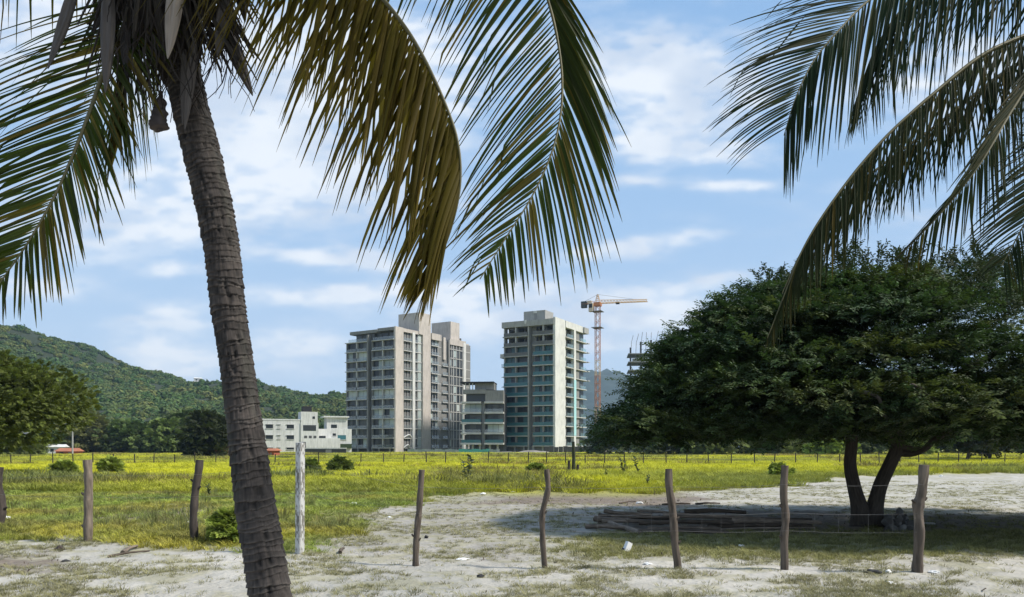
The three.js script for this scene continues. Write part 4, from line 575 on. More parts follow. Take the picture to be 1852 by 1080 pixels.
  box.rotation.z = -.45; const bb = new MB(); bb.box(-.045, .045, 0, .15, -.035, .035); bb.build('body', white, box); new MB().box(-.06, -.02, -.02, .03, -.045, .0).build('strap', dark, box); new MB().tube([V(.02, .15, 0), V(.02, .17, 0)], .014, 10).build('cap', dark, box);
}
console.log('foreground');

// ---------------------------------------------------------------- buildings
const pane = (r, g, b) => new THREE.MeshPhysicalMaterial({ color: lin(r, g, b), transmission: .92, thickness: 0, roughness: .05, side: THREE.DoubleSide });
const M = {
  beige: plaster(.62, .56, .51), grey: plaster(.27, .265, .255), dkgrey: plaster(.10, .10, .10), white: plaster(.74, .74, .72), concrete: plaster(.42, .415, .40), slab: plaster(.55, .545, .53), cream: plaster(.76, .755, .73), recess: plaster(.30, .295, .29), nearBlack: plaster(.07, .07, .07), shadeStrip: mat(.03, .05, .018, 1),  // last colour stands for shade; the one before is plain dark grey
  glass: [[.012, .015, .018], [.035, .038, .040], [.075, .08, .08]].map(c => mat(...c, .3)), curtain: [[.38, .44, .42], [.46, .50, .47], [.30, .35, .35]].map(c => mat(...c, .3)),
  teal: [[.022, .10, .12], [.035, .13, .15], [.016, .07, .085]].map(c => mat(...c, .3)), railTeal: mat(.035, .125, .14, .2), railPale: pane(.72, .86, .86), railGrey: pane(.80, .83, .83), railDull: plaster(.15, .15, .15), dark: mat(.012, .012, .014, .8), net: mat(.36, .60, .62, .7), rust: mat(.30, .12, .06, .7), red: mat(.36, .10, .05, .8), tile: plaster(.45, .17, .09), metal: mat(.20, .195, .19, .6) };
const R = rng(500);
function building(name, label, u, Z, a) { const x = (u - CU) / F * Z; const g = thing(name, label, 'building', V(x, -.3, -Z), -a * Math.PI / 180); g.userData.c = { x, Z, a: a * Math.PI / 180 }; const c = g.userData.c; delete g.userData.c;
  const s = Math.sin(c.a), k = Math.cos(c.a);
  g.front = q => { const t = (q - CU) / F; return -((c.x - t * c.Z) / (k + t * s)); };                   // local x of a bearing on the front face (negative)
  g.side = q => { const t = (q - CU) / F; return -((t * c.Z - c.x) / (s - t * k)); };                     // local z of a bearing on the right face (negative)
  return g; }
const bx = (g, name, m, ...a) => new MB().box(...a).build(name, m, g);
const unit = (() => new MB().box(-.5, .5, -.5, .5, -.5, .5).geo())();
function piece(g, name, m, x0, x1, y0, y1, z0, z1) { const o = new THREE.Mesh(unit, m); o.name = name; o.position.set((x0 + x1) / 2, (y0 + y1) / 2, (z0 + z1) / 2); o.scale.set(Math.abs(x1 - x0), Math.abs(y1 - y0), Math.abs(z1 - z0)); o.castShadow = o.receiveShadow = true; g.add(o); return o; }
const any = a => a[Math.floor(R() * a.length)];

{ // ---- left tower, two wings
  const g = building('apartment_tower', 'beige and grey apartment tower left of the low middle block', 714, 242, 32), W = -g.front(627), f = 3.1, y0 = 2.0, nF = 11, top = y0 + f * nF, zA = g.side(778), zEnd = g.side(853);
  bx(g, 'core', M.grey, -W + .6, -.55, 0, top + .3, zA, -1.5); bx(g, 'core', M.grey, -W + .6, -.55, 0, top + 2.6, zEnd, zA - .02);
  // front: two glazed bays with slab edges and a dark slot between them
  const bays = [[g.front(627), g.front(664)], [g.front(673), -.45]], slot = [g.front(664), g.front(673)];
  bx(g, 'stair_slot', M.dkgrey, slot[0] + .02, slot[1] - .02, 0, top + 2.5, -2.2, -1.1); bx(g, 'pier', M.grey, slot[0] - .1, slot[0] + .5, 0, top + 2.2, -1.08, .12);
  const lit = [[0, 0], [0, 0], [1, 0], [0, 1], [0, 0], [0, 0], [1, 1], [0, 0], [0, 1], [0, 1], [0, 0], [1, 0]];
  for (let i = 0; i <= nF; i++) for (let k = 0; k < 2; k++) {
    const [xa, xb] = bays[k], y = y0 + f * i; piece(g, 'balcony_slab', M.slab, xa - (k ? 0 : .5), xb + (k ? .25 : 0), y - .12, y + .12, -1.3, .42);
    if (i < nF) {
      piece(g, 'balustrade', M.railGrey, xa + .1, xb - .1, y + .16, y + 1.0, .24, .30); piece(g, 'handrail', M.metal, xa, xb, y + 1.0, y + 1.06, .23, .31);
      const n = k ? 4 : 4, w = (xb - xa - .6) / n, cur = lit[(nF - i) % 12][k];
      for (let j = 0; j < n; j++) { const xx = xa + .2 + j * w + (j >= n / 2 ? .35 : 0); piece(g, 'window_pane', cur && R() < .85 ? any(M.curtain) : any(M.glass), xx, xx + w - .14, y + .16, y + f - .16, -.62, -.55); }
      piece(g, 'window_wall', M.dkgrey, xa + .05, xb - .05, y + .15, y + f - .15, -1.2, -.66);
      const mx = xa + .2 + n / 2 * w + .02; piece(g, 'column', M.slab, mx, mx + .32, y + .15, y + f - .15, -.5, .3);
    }
  }
  for (const [xa, xb] of bays) bx(g, 'end_column', M.grey, xa - .02, xa + .22, 0, top - .2, -1.1, .2);
  // penthouse, set back, under a deep roof edge
  const r1 = top + 3.9; bx(g, 'penthouse_wall', M.dkgrey, -W + 2, -.6, top + .15, r1 - .9, -9, -2.4); bx(g, 'roof_edge', M.grey, -W + .5, -8.2, r1 - 1.1, r1 - .1, -9.5, -.9); bx(g, 'roof_edge', M.grey, -7.7, -.5, r1 - .85, r1 + .1, -9.5, -.6);
  for (let j = 0; j < 6; j++) { const xx = lerp(-W + 2.4, -1.2, j / 6); piece(g, 'window_pane', any(M.glass), xx, xx + 2.1, top + .5, r1 - 1.3, -2.38, -2.3); } piece(g, 'balustrade', M.railGrey, -9.5, -.7, top + .16, top + 1.2, -.6, -.5); piece(g, 'balustrade', M.railGrey, -W + .3, -12, top + .16, top + 1.2, -.6, -.5);
  // right face: plain end wall
  const zw = g.side(729); bx(g, 'end_wall', M.beige, -.5, .2, 0, r1 + .1, zw, -.1);
  // right face: bays of windows along the wings
  const strip = (ua, ub, set, ya, yb, cols, slabOut, wall, pal) => {
    const za = g.side(ua), zb = g.side(ub), n0 = Math.max(0, Math.round((ya - y0) / f)), n1 = Math.round((yb - y0) / f); bx(g, 'bay_wall', wall, -.54, set - .12, ya, yb, zb, za);
    for (let i = n0; i <= n1; i++) { const y = y0 + f * i; if (y > yb) break; if (slabOut) piece(g, 'balcony_slab', M.slab, -.5, set + slabOut, y - .13, y + .13, zb + .05, za - .05);
      if (i < n1) for (let j = 0; j < cols; j++) { const w = (zb - za) / cols, z1 = za + w * j + w * .1, z2 = za + w * (j + .9); piece(g, 'window_pane', R() < .15 ? any(M.curtain) : pal ? any(pal) : any(M.glass), set - .1, set - .04, y + .5, y + f - .3, z1, z2); if (slabOut > .4 && j === 0) piece(g, 'balustrade', M.railGrey, set + slabOut - .1, set + slabOut - .05, y + .15, y + 1.05, zb + .1, za - .1); } }
    for (let j = 0; j <= cols; j++) { const z = za + (zb - za) * j / cols; if (cols > 1) bx(g, 'mullion', M.slab, -.5, set + .06, ya, yb, z - .12, z + .12); }
  };
  strip(729.5, 745, -.6, 0, top + 2.8, 3, .75, M.dkgrey); bx(g, 'fin', M.cream, -.5, .12, 0, top + 3.2, g.side(750.5), g.side(746)); strip(751, 756.5, -.5, 0, top + 2.6, 1, .5, M.dkgrey); strip(757, 763.5, -.25, 0, top + 2.6, 1, .1, M.cream, M.curtain);
  bx(g, 'roof_parapet', M.beige, -.45, .05, top + 2.8, r1, g.side(763.5), zw - .02);
  const shaftTop = 46.2; bx(g, 'lift_shaft', M.beige, -8.5, .25, top + 3, shaftTop, zA, g.side(757)); bx(g, 'lift_shaft_wall', M.beige, -.5, .24, 0, top + 3, zA, g.side(764));
  // second wing
  const zB = g.side(779), topB = top + 3.6; strip(779, 793, -.3, 0, top + 2.2, 3, .7, M.dkgrey); bx(g, 'roof_parapet', M.beige, -4, .6, top + 2.0, topB + .5, g.side(796), g.side(778.6)); strip(794, 800, -1.2, 0, top + 2, 1, .5, M.grey); bx(g, 'fin', M.beige, -.5, .05, top - 4, topB, g.side(806), g.side(802));
  strip(801, 811, -1.0, 0, top - 4, 1, 1.0, M.grey); bx(g, 'pier', M.grey, -.5, .1, 0, topB - .6, g.side(813.5), g.side(811)); strip(814, 820, -.2, 0, top + 1.5, 2, .2, M.dkgrey); strip(820.5, 837, -.1, 0, top + 1.5, 3, .15, M.dkgrey); bx(g, 'fin', M.cream, -.5, .2, 0, topB - .6, g.side(842), g.side(837.5)); bx(g, 'roof_parapet', M.beige, -4, .15, top + 1.55, topB, g.side(842), g.side(813.5)); strip(843, 852.5, -1.6, 0, top + 1.2, 1, .8, M.grey); bx(g, 'roof_parapet', M.beige, -6, -1.2, top + 1.3, topB - .4, g.side(853), g.side(842.2));
  bx(g, 'plant_room', M.beige, -9.5, -1.2, topB - .2, topB + 6.3, g.side(836), g.side(820)); bx(g, 'plant_room_vent', M.dkgrey, -2.6, -1.6, topB - .1, topB + 1.2, g.side(841), g.side(838.5));
  // entrance canopies, ground floor
  for (const [ua, ub, y] of [[729.5, 744, 5.3], [730, 740, 2.1]]) { const za = g.side(ua), zb = g.side(ub); new MB().tube(curve([V(.1, y, za), V(.6, y + .9, (za + zb) / 2), V(.1, y, zb)], 12), .22, 6).build('arched_canopy', M.white, g); }
  for (let j = 0; j < 5; j++) piece(g, 'ground_column', M.grey, lerp(-W + .4, -2, j / 4), lerp(-W + .4, -2, j / 4) + .4, 0, y0 - .14, .0, .4); bx(g, 'ground_floor_wall', M.dkgrey, -W + .5, -.6, .05, y0 - .16, -1.2, -.9);
}
{ // ---- right tower
  const g = building('apartment_tower', 'tower with teal glass balconies and a bright white end wall', 1003, 238, 28), W = -g.front(911), f = 3.137, y0 = 2.6, nF = 12, top = y0 + f * nF, zE = g.side(1060);
  bx(g, 'core', M.dkgrey, -W + .4, -2.2, 0, y0 + f * 9.9, zE, -2.6); bx(g, 'core', M.concrete, -W + 4.5, -6, y0 + f * 9.9, top - .2, zE, -7.5);
  const bays = [[g.front(912), g.front(955)], [g.front(965), -.35]], slot = [g.front(955), g.front(965)];
  bx(g, 'recess_wall', M.recess, slot[0] + .05, slot[1] - .05, 0, top, -2.55, -2.2); bx(g, 'pier', M.concrete, slot[0] - .1, slot[0] + .35, 0, top, -1.9, .1);
  for (let i = 0; i <= nF; i++) for (let k = 0; k < 2; k++) {
    const [xa, xb] = bays[k], y = y0 + f * i; if (i < nF) piece(g, 'balcony_slab', i < 9 ? M.slab : M.concrete, xa - (k ? .2 : .35), xb + (k ? .1 : .1), y - .13, y + .13, i >= 10 ? -14 : -2.5, .5);
    if (i < nF) {
      const open = i >= 10, half = i === 9, w = (xb - xa) / 4;
      piece(g, 'balustrade', open ? M.railDull : half ? (k ? M.railTeal : M.railDull) : M.railTeal, xa + .05, xb - .05, y + .14, y + 1.15, .38, .44); piece(g, 'handrail', M.metal, xa, xb, y + 1.16, y + 1.2, .38, .44);
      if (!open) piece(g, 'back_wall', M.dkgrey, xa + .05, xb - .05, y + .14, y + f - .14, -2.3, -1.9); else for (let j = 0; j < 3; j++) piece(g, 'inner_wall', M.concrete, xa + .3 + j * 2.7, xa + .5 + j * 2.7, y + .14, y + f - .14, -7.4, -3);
      if (!open) for (let j = 0; j < 4; j++) { const x0 = xa + j * w + .08, x1 = xa + (j + 1) * w - .08; piece(g, 'window_pane', R() < .2 ? M.glass[0] : any(M.teal), x0, x1, y + .2, y + f - .2, -.9, -.82); }
      const mx = (xa + xb) / 2; piece(g, 'column', open ? M.concrete : M.grey, mx - .22, mx + .22, y + .13, y + f - .13, -.78, .3);
    }
  }
  bx(g, 'end_column', M.concrete, bays[0][0] - .05, bays[0][0] + .25, 0, top, -1.9, .15);
  piece(g, 'balcony_slab', M.slab, -W - 1.4, -W, y0 + f * 9 - .2, y0 + f * 9 + 1.1, -4, -.2); for (let i = 5; i < 9; i++) piece(g, 'side_balcony', M.railGrey, -W - 1.0, -W + .2, y0 + f * i - .1, y0 + f * i + (i === 8 ? 1 : .1), -4, -.3);
  bx(g, 'roof_beam', M.concrete, -W - .5, -.1, top - .15, top + 1.65, -3, .45); bx(g, 'roof_slab', M.concrete, -W, -.2, top + .1, top + 1.4, zE, -3.02); bx(g, 'rear_wall', M.concrete, -W + .4, -.6, y0 + f * 9.9 + .3, top - .2, -14.5, -14.2); bx(g, 'side_wall', M.concrete, -W + .4, -W + .7, y0 + f * 9.9 + .3, top - .2, -14.1, -2.6); bx(g, 'lift_house', M.concrete, g.front(942), g.front(981), top + 1.4, top + 4.9, -8, -2); bx(g, 'lift_house_door', M.recess, g.front(961), g.front(965.5), top + 1.9, top + 4.0, -2.02, -1.94); bx(g, 'lamp', M.white, g.front(960), g.front(966), top + 4.2, top + 4.8, -2.0, -1.85); bx(g, 'vent', M.white, g.front(950), g.front(953), top + .6, top + 1.8, .46, .6);
  // right face
  const zW = g.side(1021); bx(g, 'end_wall', M.cream, -.5, .28, 0, top + 2.1, zW, .1);
  const c1 = [g.side(1021.5), g.side(1035)], c2 = [g.side(1039.5), g.side(1048)], c3 = [g.side(1048.5), g.side(1058)];
  for (let i = 0; i < nF; i++) { const y = y0 + f * i;
    piece(g, 'balcony_slab', M.slab, -1.8, .45, y - .13, y + .13, c3[1] - .6, c1[0]); if (i > 6) piece(g, 'side_slab', M.slab, -1.4, .9, y - .12, y + .12, c3[1] - 2.2, c3[1] - .62);
    piece(g, 'balustrade', i > 8 ? M.railPale : M.railPale, .32, .38, y + .14, y + 1.2, c1[1], c1[0] - 1.2); piece(g, 'balustrade', M.railPale, .32, .38, y + .14, y + 1.15, c3[1], c3[0]); piece(g, 'window_pane', any(M.glass), -1.3, -1.2, y + .25, y + f - .25, c1[1] + .2, c1[0] - .4); piece(g, 'window_pane', any(M.glass), -.62, -.5, y + .3, y + f - .3, c3[1] + .2, c3[0] - .2); piece(g, 'wall_panel', M.grey, -.75, -.1, y + .14, y + f - .14, c2[1] + .05, c2[0] - .05); piece(g, 'door_jamb', M.slab, -1.1, -.2, y + .14, y + f - .14, c1[0] - 1.4, c1[0] - .9); }
  bx(g, 'column', M.white, -.6, .55, 0, top, g.side(1039), g.side(1035.5)); bx(g, 'safety_net', M.net, .56, .62, 6, 24, g.side(1039.2), g.side(1035.2)); bx(g, 'back_wall', M.grey, -1.9, -1.4, 0, top, c3[1], c1[0]);
  bx(g, 'roof_parapet', M.cream, -.6, .5, top - .1, top + 2.0, g.side(1052), zW - .02); bx(g, 'roof_parapet', M.concrete, -1.5, 1.0, top - .1, top + 1.8, g.side(1060), g.side(1052.1)); bx(g, 'ground_wall', M.recess, -W + .2, -.7, 0, y0 - .14, -1.6, -1.3);
  for (let j = 0; j < 6; j++) piece(g, 'ground_column', M.concrete, lerp(-W + .4, -1, j / 5), lerp(-W + .4, -1, j / 5) + .45, 0, y0 - .14, -.4, .05);
}
{ // ---- low block between the towers
  const g = building('apartment_block', 'low grey block with wide balconies between the two towers', 911, 236, 6), W = -g.front(838), f = 3.15, y0 = 3.3; bx(g, 'core', M.dkgrey, -W + .5, -.1, y0 - .2, 19, -11, -2.2);
  const mid = [g.front(870), g.front(876)];
  for (let i = 0; i <= 4; i++) { const y = y0 + f * i; for (const [k, xa, xb] of [[0, -W - .8, mid[0]], [1, mid[1], -.1]]) { piece(g, 'balcony_slab', M.slab, xa, xb, y - .28, y + .28, -2.3, .6);
      if (i < 4) { piece(g, 'balustrade', i === 0 || i === 2 ? M.railTeal : M.railGrey, xa + .3, xb - .05, y + .3, y + 1.2, .42, .48); const n = k ? 3 : 3; for (let j = 0; j < n; j++) { const w = (xb - xa - .8) / n; piece(g, 'window_pane', (k === 1 && i === 1) || (k === 0 && i === 3) ? any(M.curtain) : any(M.glass), xa + .8 + j * w + .06, xa + .8 + (j + 1) * w - .06, y + .4, y + f - .4, -1.5, -1.42); } } } }
  bx(g, 'corner_post', M.white, -W - .3, -W + .05, 0, 15.4, .1, .45); bx(g, 'slot_wall', M.recess, mid[0], mid[1], 0, 17, -2, -1.6); bx(g, 'top_wall', M.grey, g.front(878), -.05, 16.2, 19.6, -2, .3); bx(g, 'top_beam', M.grey, -W, g.front(878) - .02, 18.6, 19.9, -2.3, .35); piece(g, 'window_pane', M.glass[1], -W + 1, g.front(877), 16.2, 18.55, -1.3, -1.2);
  bx(g, 'pergola_roof', M.dark, -W - .9, g.front(893), 21.9, 22.3, -8, .2); bx(g, 'roof_room', M.grey, g.front(858), g.front(893), 19.9, 21.9, -7, -1); for (const u of [841, 848, 854]) bx(g, 'pergola_post', M.slab, g.front(u), g.front(u) + .25, 19.9, 21.9, -.4, -.1);
  bx(g, 'ground_back_wall', M.grey, -W + .6, -.2, 0, y0 - .3, -11, -8); for (const u of [842, 853, 866, 884, 898]) bx(g, 'ground_column', M.concrete, g.front(u), g.front(u) + .6, 0, y0 - .3, -1.2, -.2);
}
{ // ---- white houses on the left
  const g = thing('white_house', 'white three-storey house with a stair tower right of the palm trunk', 'house', V((470 - CU) / F * 215, -.3, -215), .42), W = 16;
  bx(g, 'wall', M.white, 0, W - 5, 0, 9.8, -8, 0); bx(g, 'stair_wall', M.white, W - 5 + .01, W, 0, 9.2, -8, .25); bx(g, 'stair_tower', M.white, W - 4.9, W - .2, 9.2, 12.3, -5, .2); bx(g, 'water_tank', M.dark, W - 4.2, W - 1.7, 12.3, 13.9, -3.5, -1); bx(g, 'parapet', M.white, -.1, W - 4.9, 9.8, 10.15, -8.1, .1);
  for (const y of [1.6, 4.5, 7.5]) for (const [x, w] of [[1.6, 1.9], [4.6, .9], [7.2, 2]]) { const o = piece(g, 'window', w < 1 ? M.slab : M.glass[0], x, x + w, y, y + (y < 2 ? .5 : 1.05), -.03, .02); piece(g, 'window_sill', M.slab, x - .12, x + w + .12, y - .16, y - .02, -.02, .16); piece(g, 'window_hood', M.slab, x - .12, x + w + .12, y + (y < 2 ? .52 : 1.07), y + (y < 2 ? .6 : 1.17), -.02, .22); }
  const lg = piece(g, 'loggia', M.glass[1], W - 4.3, W - .7, 6.9, 8.5, .2, .3); for (let k = 0; k < 3; k++) piece(g, 'block_screen', M.dkgrey, W - 4 + k * 1.3, W - 3.2 + k * 1.3, 4.8, 5.5, .2, .3); piece(g, 'round_window', M.glass[0], W - 1.7, W - 1.0, 10.3, 11, .18, .24); bx(g, 'annex', M.white, W - .02, W + 6.2, 0, 4.8, -7, .1); piece(g, 'annex_window', M.glass[1], W - 5.3, W - 3.6, 1.9, 3.7, .28, .34);
  const h = thing('white_house', 'smaller white house with flat upper room left of the left tower', 'house', V((570 - CU) / F * 226, -.3, -226), .38);
  bx(h, 'wall', M.white, 0, 10.6, 0, 7.6, -7, 0); bx(h, 'upper_room', M.white, 3.4, 9.4, 7.6, 11, -6, -.2); bx(h, 'flat_roof', M.white, 2.4, 9.8, 11.0, 11.4, -6.5, .5); for (const [x, y, w, k] of [[1.1, 4.6, 1.9, .95], [5.0, 5.6, 1.0, .7], [6.5, 4.5, 2.4, 1.3]]) { piece(h, 'window', w > 2 ? M.teal[1] : M.glass[0], x, x + w, y, y + k, -.03, .02); piece(h, 'window_sill', M.slab, x - .12, x + w + .12, y - .16, y - .02, -.02, .16); } piece(h, 'window', M.glass[0], 4.6, 6.3, 7.9, 8.9, -.24, -.14); bx(h, 'terrace_shade_strip', M.shadeStrip, 2.6, 10.5, 1.9, 3.2, .01, .6);  // last box: dark strip whose colour stands for shade on the terrace
  const w = solo('boundary_wall', (() => { const b = new MB(); b.box(0, 13.5, 0, 1.55, -.2, 0); return b; })(), M.nearBlack, V((535 - CU) / F * 208, -.1, -208), 'long dark wall with white coping before the white houses', 'wall'); const cp = new MB(); cp.box(-.1, 13.6, 1.55, 1.85, -.3, .1); cp.build('coping', M.white, w); const gt = new MB(); gt.box(8, 9.6, .02, 1.4, .01, .05); gt.build('gate', M.grey, w);  // wall face is one even, very dark grey
}
function hut(label, u, v, Z, w, h, d, roofM, wallM, turn = 0, ground0) {
  const p = at(u, v, Z); if (ground0 !== undefined) p.y = ground0; const g = thing('small_house', label, 'house', p, turn, 'small houses around the hill'); bx(g, 'wall', wallM, -w / 2, w / 2, -.5, h, -d, 0);
  const b = new MB(), e = .35, rh = w * .16; b.quad([-w / 2 - e, h - .1, e], [w / 2 + e, h - .1, e], [w / 2 + e * .2, h + rh, -d / 2], [-w / 2 - e * .2, h + rh, -d / 2]); b.quad([w / 2 + e, h - .1, -d - e], [-w / 2 - e, h - .1, -d - e], [-w / 2 - e * .2, h + rh, -d / 2], [w / 2 + e * .2, h + rh, -d / 2]); b.quad([-w / 2 - e, h - .12, e], [-w / 2 - e, h - .12, -d - e], [w / 2 + e, h - .12, -d - e], [w / 2 + e, h - .12, e]); b.quad([w / 2 + e, h - .1, e], [w / 2 + e, h - .1, -d - e], [w / 2 + e * .2, h + rh, -d / 2], [w / 2 + e * .2, h + rh, -d / 2 + .01]); b.quad([-w / 2 - e, h - .1, -d - e], [-w / 2 - e, h - .1, e], [-w / 2 - e * .2, h + rh, -d / 2], [-w / 2 - e * .2, h + rh, -d / 2 - .01]);
  b.build('roof', roofM, g); piece(g, 'window', M.glass[0], -w * .3, -w * .1, h * .4, h * .75, -.02, .04); piece(g, 'door', M.recess, w * .15, w * .28, 0, h * .7, -.02, .04); return g;
}
hut('small white shed at left beside the red roofed one', 100, 0, 186, 3.6, 2.0, 4, M.white, M.white, .3, 0); hut('low red roofed shed at left behind the sunlit post', 118, 0, 178, 4.2, 1.0, 4, M.tile, M.red, .1, 0); hut('orange roofed house peeping out left of the palm trunk', 408, 0, 150, 4, 1.3, 4, M.tile, M.red, .2, 0); hut('red roofed kiosk just right of the palm trunk', 486, 0, 130, 1.9, 1.3, 2, M.tile, M.red, -.2, 0);
hut('white house high on the ridge left of the palm', 358, 691, 640, 6, 3, 6, M.white, M.white, .4); hut('white house on the hillside left of the palm, larger one', 322, 747, 520, 10, 4, 7, M.cream, M.white, .3); hut('white roofed house on the hillside, smaller and lower one', 292, 755, 500, 6, 3, 6, M.white, M.white, .5); hut('white house on the slope beside the palm trunk', 404, 762, 470, 5, 3, 5, M.white, M.white, .3);
// poles
{
  const pole = (label, u, Z, h, arm) => { const x = (u - CU) / F * Z, g = thing('utility_pole', label, 'pole', V(x, -.2, -Z), 0, 'utility poles by the hill'); new MB().tube([V(0, 0, 0), V(0, h, 0)], [.2, .15], 8).build('pole', M.concrete, g); if (arm) { bx(g, 'crossarm', M.slab, -arm, arm, h - .35, h, -.15, .15); for (let k = 0; k < 4; k++) new MB().tube([V(lerp(-arm, arm, k / 3), h, 0), V(lerp(-arm, arm, k / 3), h + 2.2, 0)], .07, 6).build('insulator', M.metal, g); } };
  pole('concrete pole with a wide crossarm at the left edge', 34, 150, 4.9, 1.8); pole('bare pole right of the crossarm pole', 48, 160, 4.1, 0); pole('tall slim pole left of the sunlit fence post', 131, 175, 6.5, 0);
}
// hoarding, dark site fence, spoil
{
  const Z = 224, x0 = (737 - CU) / F * Z, g = thing('site_hoarding', 'grey-green site hoarding at the foot of the towers', 'fence', V(x0, -.2, -Z)), cols = [mat(.20, .24, .24, .6), mat(.17, .22, .21, .6), mat(.06, .28, .24, .7), mat(.24, .27, .27, .6)];
  for (let k = 0; k < 27; k++) { const u = 737 + k * 6.2; piece(g, 'hoarding_panel', u > 825 && u < 885 ? cols[2] : cols[[0, 1, 3][k % 3]], k * .99, k * .99 + .95, .1, 1.55 + .12 * Math.sin(k * 1.7), -.03 - .02 * (k % 2), .02); piece(g, 'hoarding_post', M.metal, k * .99 - .05, k * .99 - .005, 0, 1.75, -.1, -.04); }
  const Zf = 226, d = thing('site_fence', 'dark site fence at the foot of the right tower', 'fence', V((985 - CU) / F * Zf, -.2, -Zf)); for (let k = 0; k < 12; k++) piece(d, 'fence_panel', M.nearBlack, k * 1.36, k * 1.36 + 1.3, .1, 2.3 + .15 * Math.sin(k * 2.1), -.03 - .03 * (k % 2), .02);
  const mound = (u, Zm, w, h, lab, m) => { const b = new MB(); for (let j = 0; j <= 14; j++) for (let i = 0; i <= 26; i++) { const X = (i / 26 - .5) * 2, Y = (j / 14 - .5) * 2, q = clamp(1 - X * X - Y * Y); b.vert(X * w, h * Math.pow(q, .8) * (.75 + .5 * n2(X * 3 + u, Y * 3)) - .15, Y * w * .4, X * w / 4, Y * w / 4); } for (let j = 0; j < 14; j++) for (let i = 0; i < 26; i++) { const a = j * 27 + i; b.i.push(a, a + 27, a + 28, a, a + 28, a + 1); } solo('spoil_mound', b, m, V((u - CU) / F * Zm, 0, -Zm), lab, 'mound', 'earth heaps at the building site'); };
  mound(965, 215, 6, 1.1, 'low grey earth heap before the right tower', plaster(.30, .28, .25)); mound(1090, 212, 2.6, 1.5, 'pale sand heap right of the dark site fence', plaster(.55, .50, .42)); mound(1010, 205, 7, .55, 'long low earth heap at the field edge', plaster(.34, .31, .24)); mound(915, 213, 5, .8, 'small dark earth heap left of the right tower', plaster(.22, .21, .20));
}
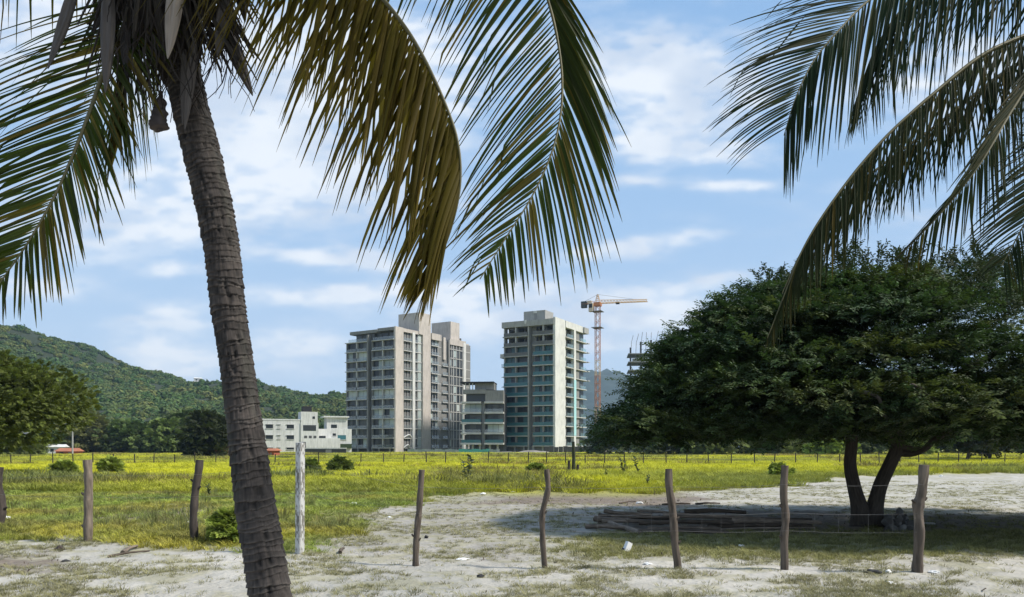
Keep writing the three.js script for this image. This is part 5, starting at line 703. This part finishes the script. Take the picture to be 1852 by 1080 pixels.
{ // ---- tower crane
  const Z = 300, x = (1081 - CU) / F * Z, g = thing('tower_crane', 'red and white lattice tower crane right of the right tower', 'crane', V(x, -.3, -Z), -.42), H = 57, s = .85, redM = mat(.50, .20, .085, .6), whM = mat(.60, .38, .17, .6), yel = mat(.62, .50, .36, .6);
  const bar = (b, a, c, r0) => b.tube([V(...a), V(...c)], r0, 5);
  for (let k = 0; k < 19; k++) { const ya = k * 3, yb = k * 3 + 3, b = new MB(); for (const [i, j] of [[-s, -s], [s, -s], [s, s], [-s, s]]) bar(b, [i, ya, j], [i, yb, j], .12); const c = [[-s, -s], [s, -s], [s, s], [-s, s]]; for (let e = 0; e < 4; e++) { const A = c[e], B = c[(e + 1) % 4]; bar(b, [A[0], ya, A[1]], [B[0], ya + 1.5, B[1]], .055); bar(b, [B[0], ya + 1.5, B[1]], [A[0], yb, A[1]], .055); bar(b, [A[0], yb, A[1]], [B[0], yb, B[1]], .055); } b.build('mast_section', k % 6 < 4 || k > 13 ? redM : whM, g); }
  for (const y of [H - 2.2, H - 8.5]) bx(g, 'mast_platform', M.metal, -2, 2, y, y + .2, -2, 2);
  bx(g, 'slewing_ring', redM, -1.3, 1.3, H, H + 1.4, -1.3, 1.3); const cab = bx(g, 'cab', yel, -3, -1.3, H - 2.2, H + 1, .4, 2.2); piece(cab, 'cab_window', M.glass[0], -2.9, -1.5, H - .8, H + .7, 2.2, 2.3);
  const top = new MB(); for (const [i, j] of [[-.8, -.8], [.8, -.8], [.8, .8], [-.8, .8]]) bar(top, [i, H + 1.4, j], [i * .2, H + 4.6, j * .2], .1); for (let k = 1; k < 4; k++) { const q = .8 * (1 - k * .2), y = H + 1.4 + k * .8; bar(top, [-q, y, q], [q, y, q], .07); bar(top, [-q, y, -q], [q, y, -q], .07); } top.build('tower_head', whM, g);
  const jib = new MB(), J = 19.5; for (const [dy, dz] of [[0, -.7], [0, .7], [1.3, 0]]) bar(jib, [1, H + 1 + dy, dz], [J, H + 1 - J * .035 + dy * .6, dz], .12); for (let k = 0; k < 15; k++) { const a = 1 + k * (J - 1) / 15, c = a + (J - 1) / 30, e = a + (J - 1) / 15; for (const dz of [-.7, .7]) { bar(jib, [a, H + 1 - a * .035, dz], [c, H + 2.2 - a * .05, 0], .06); bar(jib, [c, H + 2.2 - a * .05, 0], [e, H + 1 - e * .035, dz], .06); } bar(jib, [a, H + 1 - a * .035, -.7], [a, H + 1 - a * .035, .7], .05); } jib.build('jib', whM, g);
  const cj = new MB(); for (const dz of [-.6, .6]) bar(cj, [-1, H + 1, dz], [-6.2, H + 1.2, dz], .14); bar(cj, [-1, H + 1.9, 0], [-6, H + 2, 0], .08); cj.build('counter_jib', redM, g); bx(g, 'counterweight', M.dkgrey, -6.6, -4.4, H - .3, H + 2.2, -.7, .7); bx(g, 'winch', yel, -4.1, -2.4, H + 1.2, H + 2.3, -.6, .6); bx(g, 'trolley', M.dark, 7.4, 8.6, H + .2, H + 1, -.6, .6);
  const tie = new MB(); bar(tie, [0, H + 4.5, 0], [14, H + 1.7, 0], .05); bar(tie, [0, H + 4.5, 0], [-5.8, H + 2, 0], .06); tie.build('tie_cable', M.metal, g);
}
{ // ---- unfinished frame behind the tree
  const Z = 320, x0 = (1139 - CU) / F * Z, g = thing('unfinished_building', 'unfinished concrete frame with bare columns behind the umbrella tree', 'building', V(x0, -.3, -Z), -.1); const f = 3.4, n = 12;
  for (let i = 0; i <= n; i++) piece(g, 'floor_slab', M.concrete, -.6, 18, i * f, i * f + .35, -14, .5); for (let i = 0; i <= n; i++) for (let j = 0; j < 5; j++) { const hgt = i === n ? 2.5 + 4 * R() : f; piece(g, 'column', M.dkgrey, j * 4.2, j * 4.2 + .7, i * f + .35, i * f + hgt, -1, -.2); } for (let j = 0; j < 9; j++) { const X = j * 2 + .6; new MB().tube([V(X, n * f, -2), V(X + .2, n * f + 5, -2), V(X + (R() - .3) * 2, n * f + 8 + 2 * R(), -2)], .10, 5).build('reinforcement_bar', M.metal, g); } bx(g, 'parapet', M.grey, 1, 18, (n - 1) * f + .35, (n - 1) * f + 1.6, .3, .45);
}
scene.fog = new THREE.FogExp2(new THREE.Color(.52, .74, 1.0), 0.00012);
scene.traverse(o => { if (o.isMesh) { o.castShadow = true; o.receiveShadow = true; } });
console.log('done');
renderer.render(scene, camera);
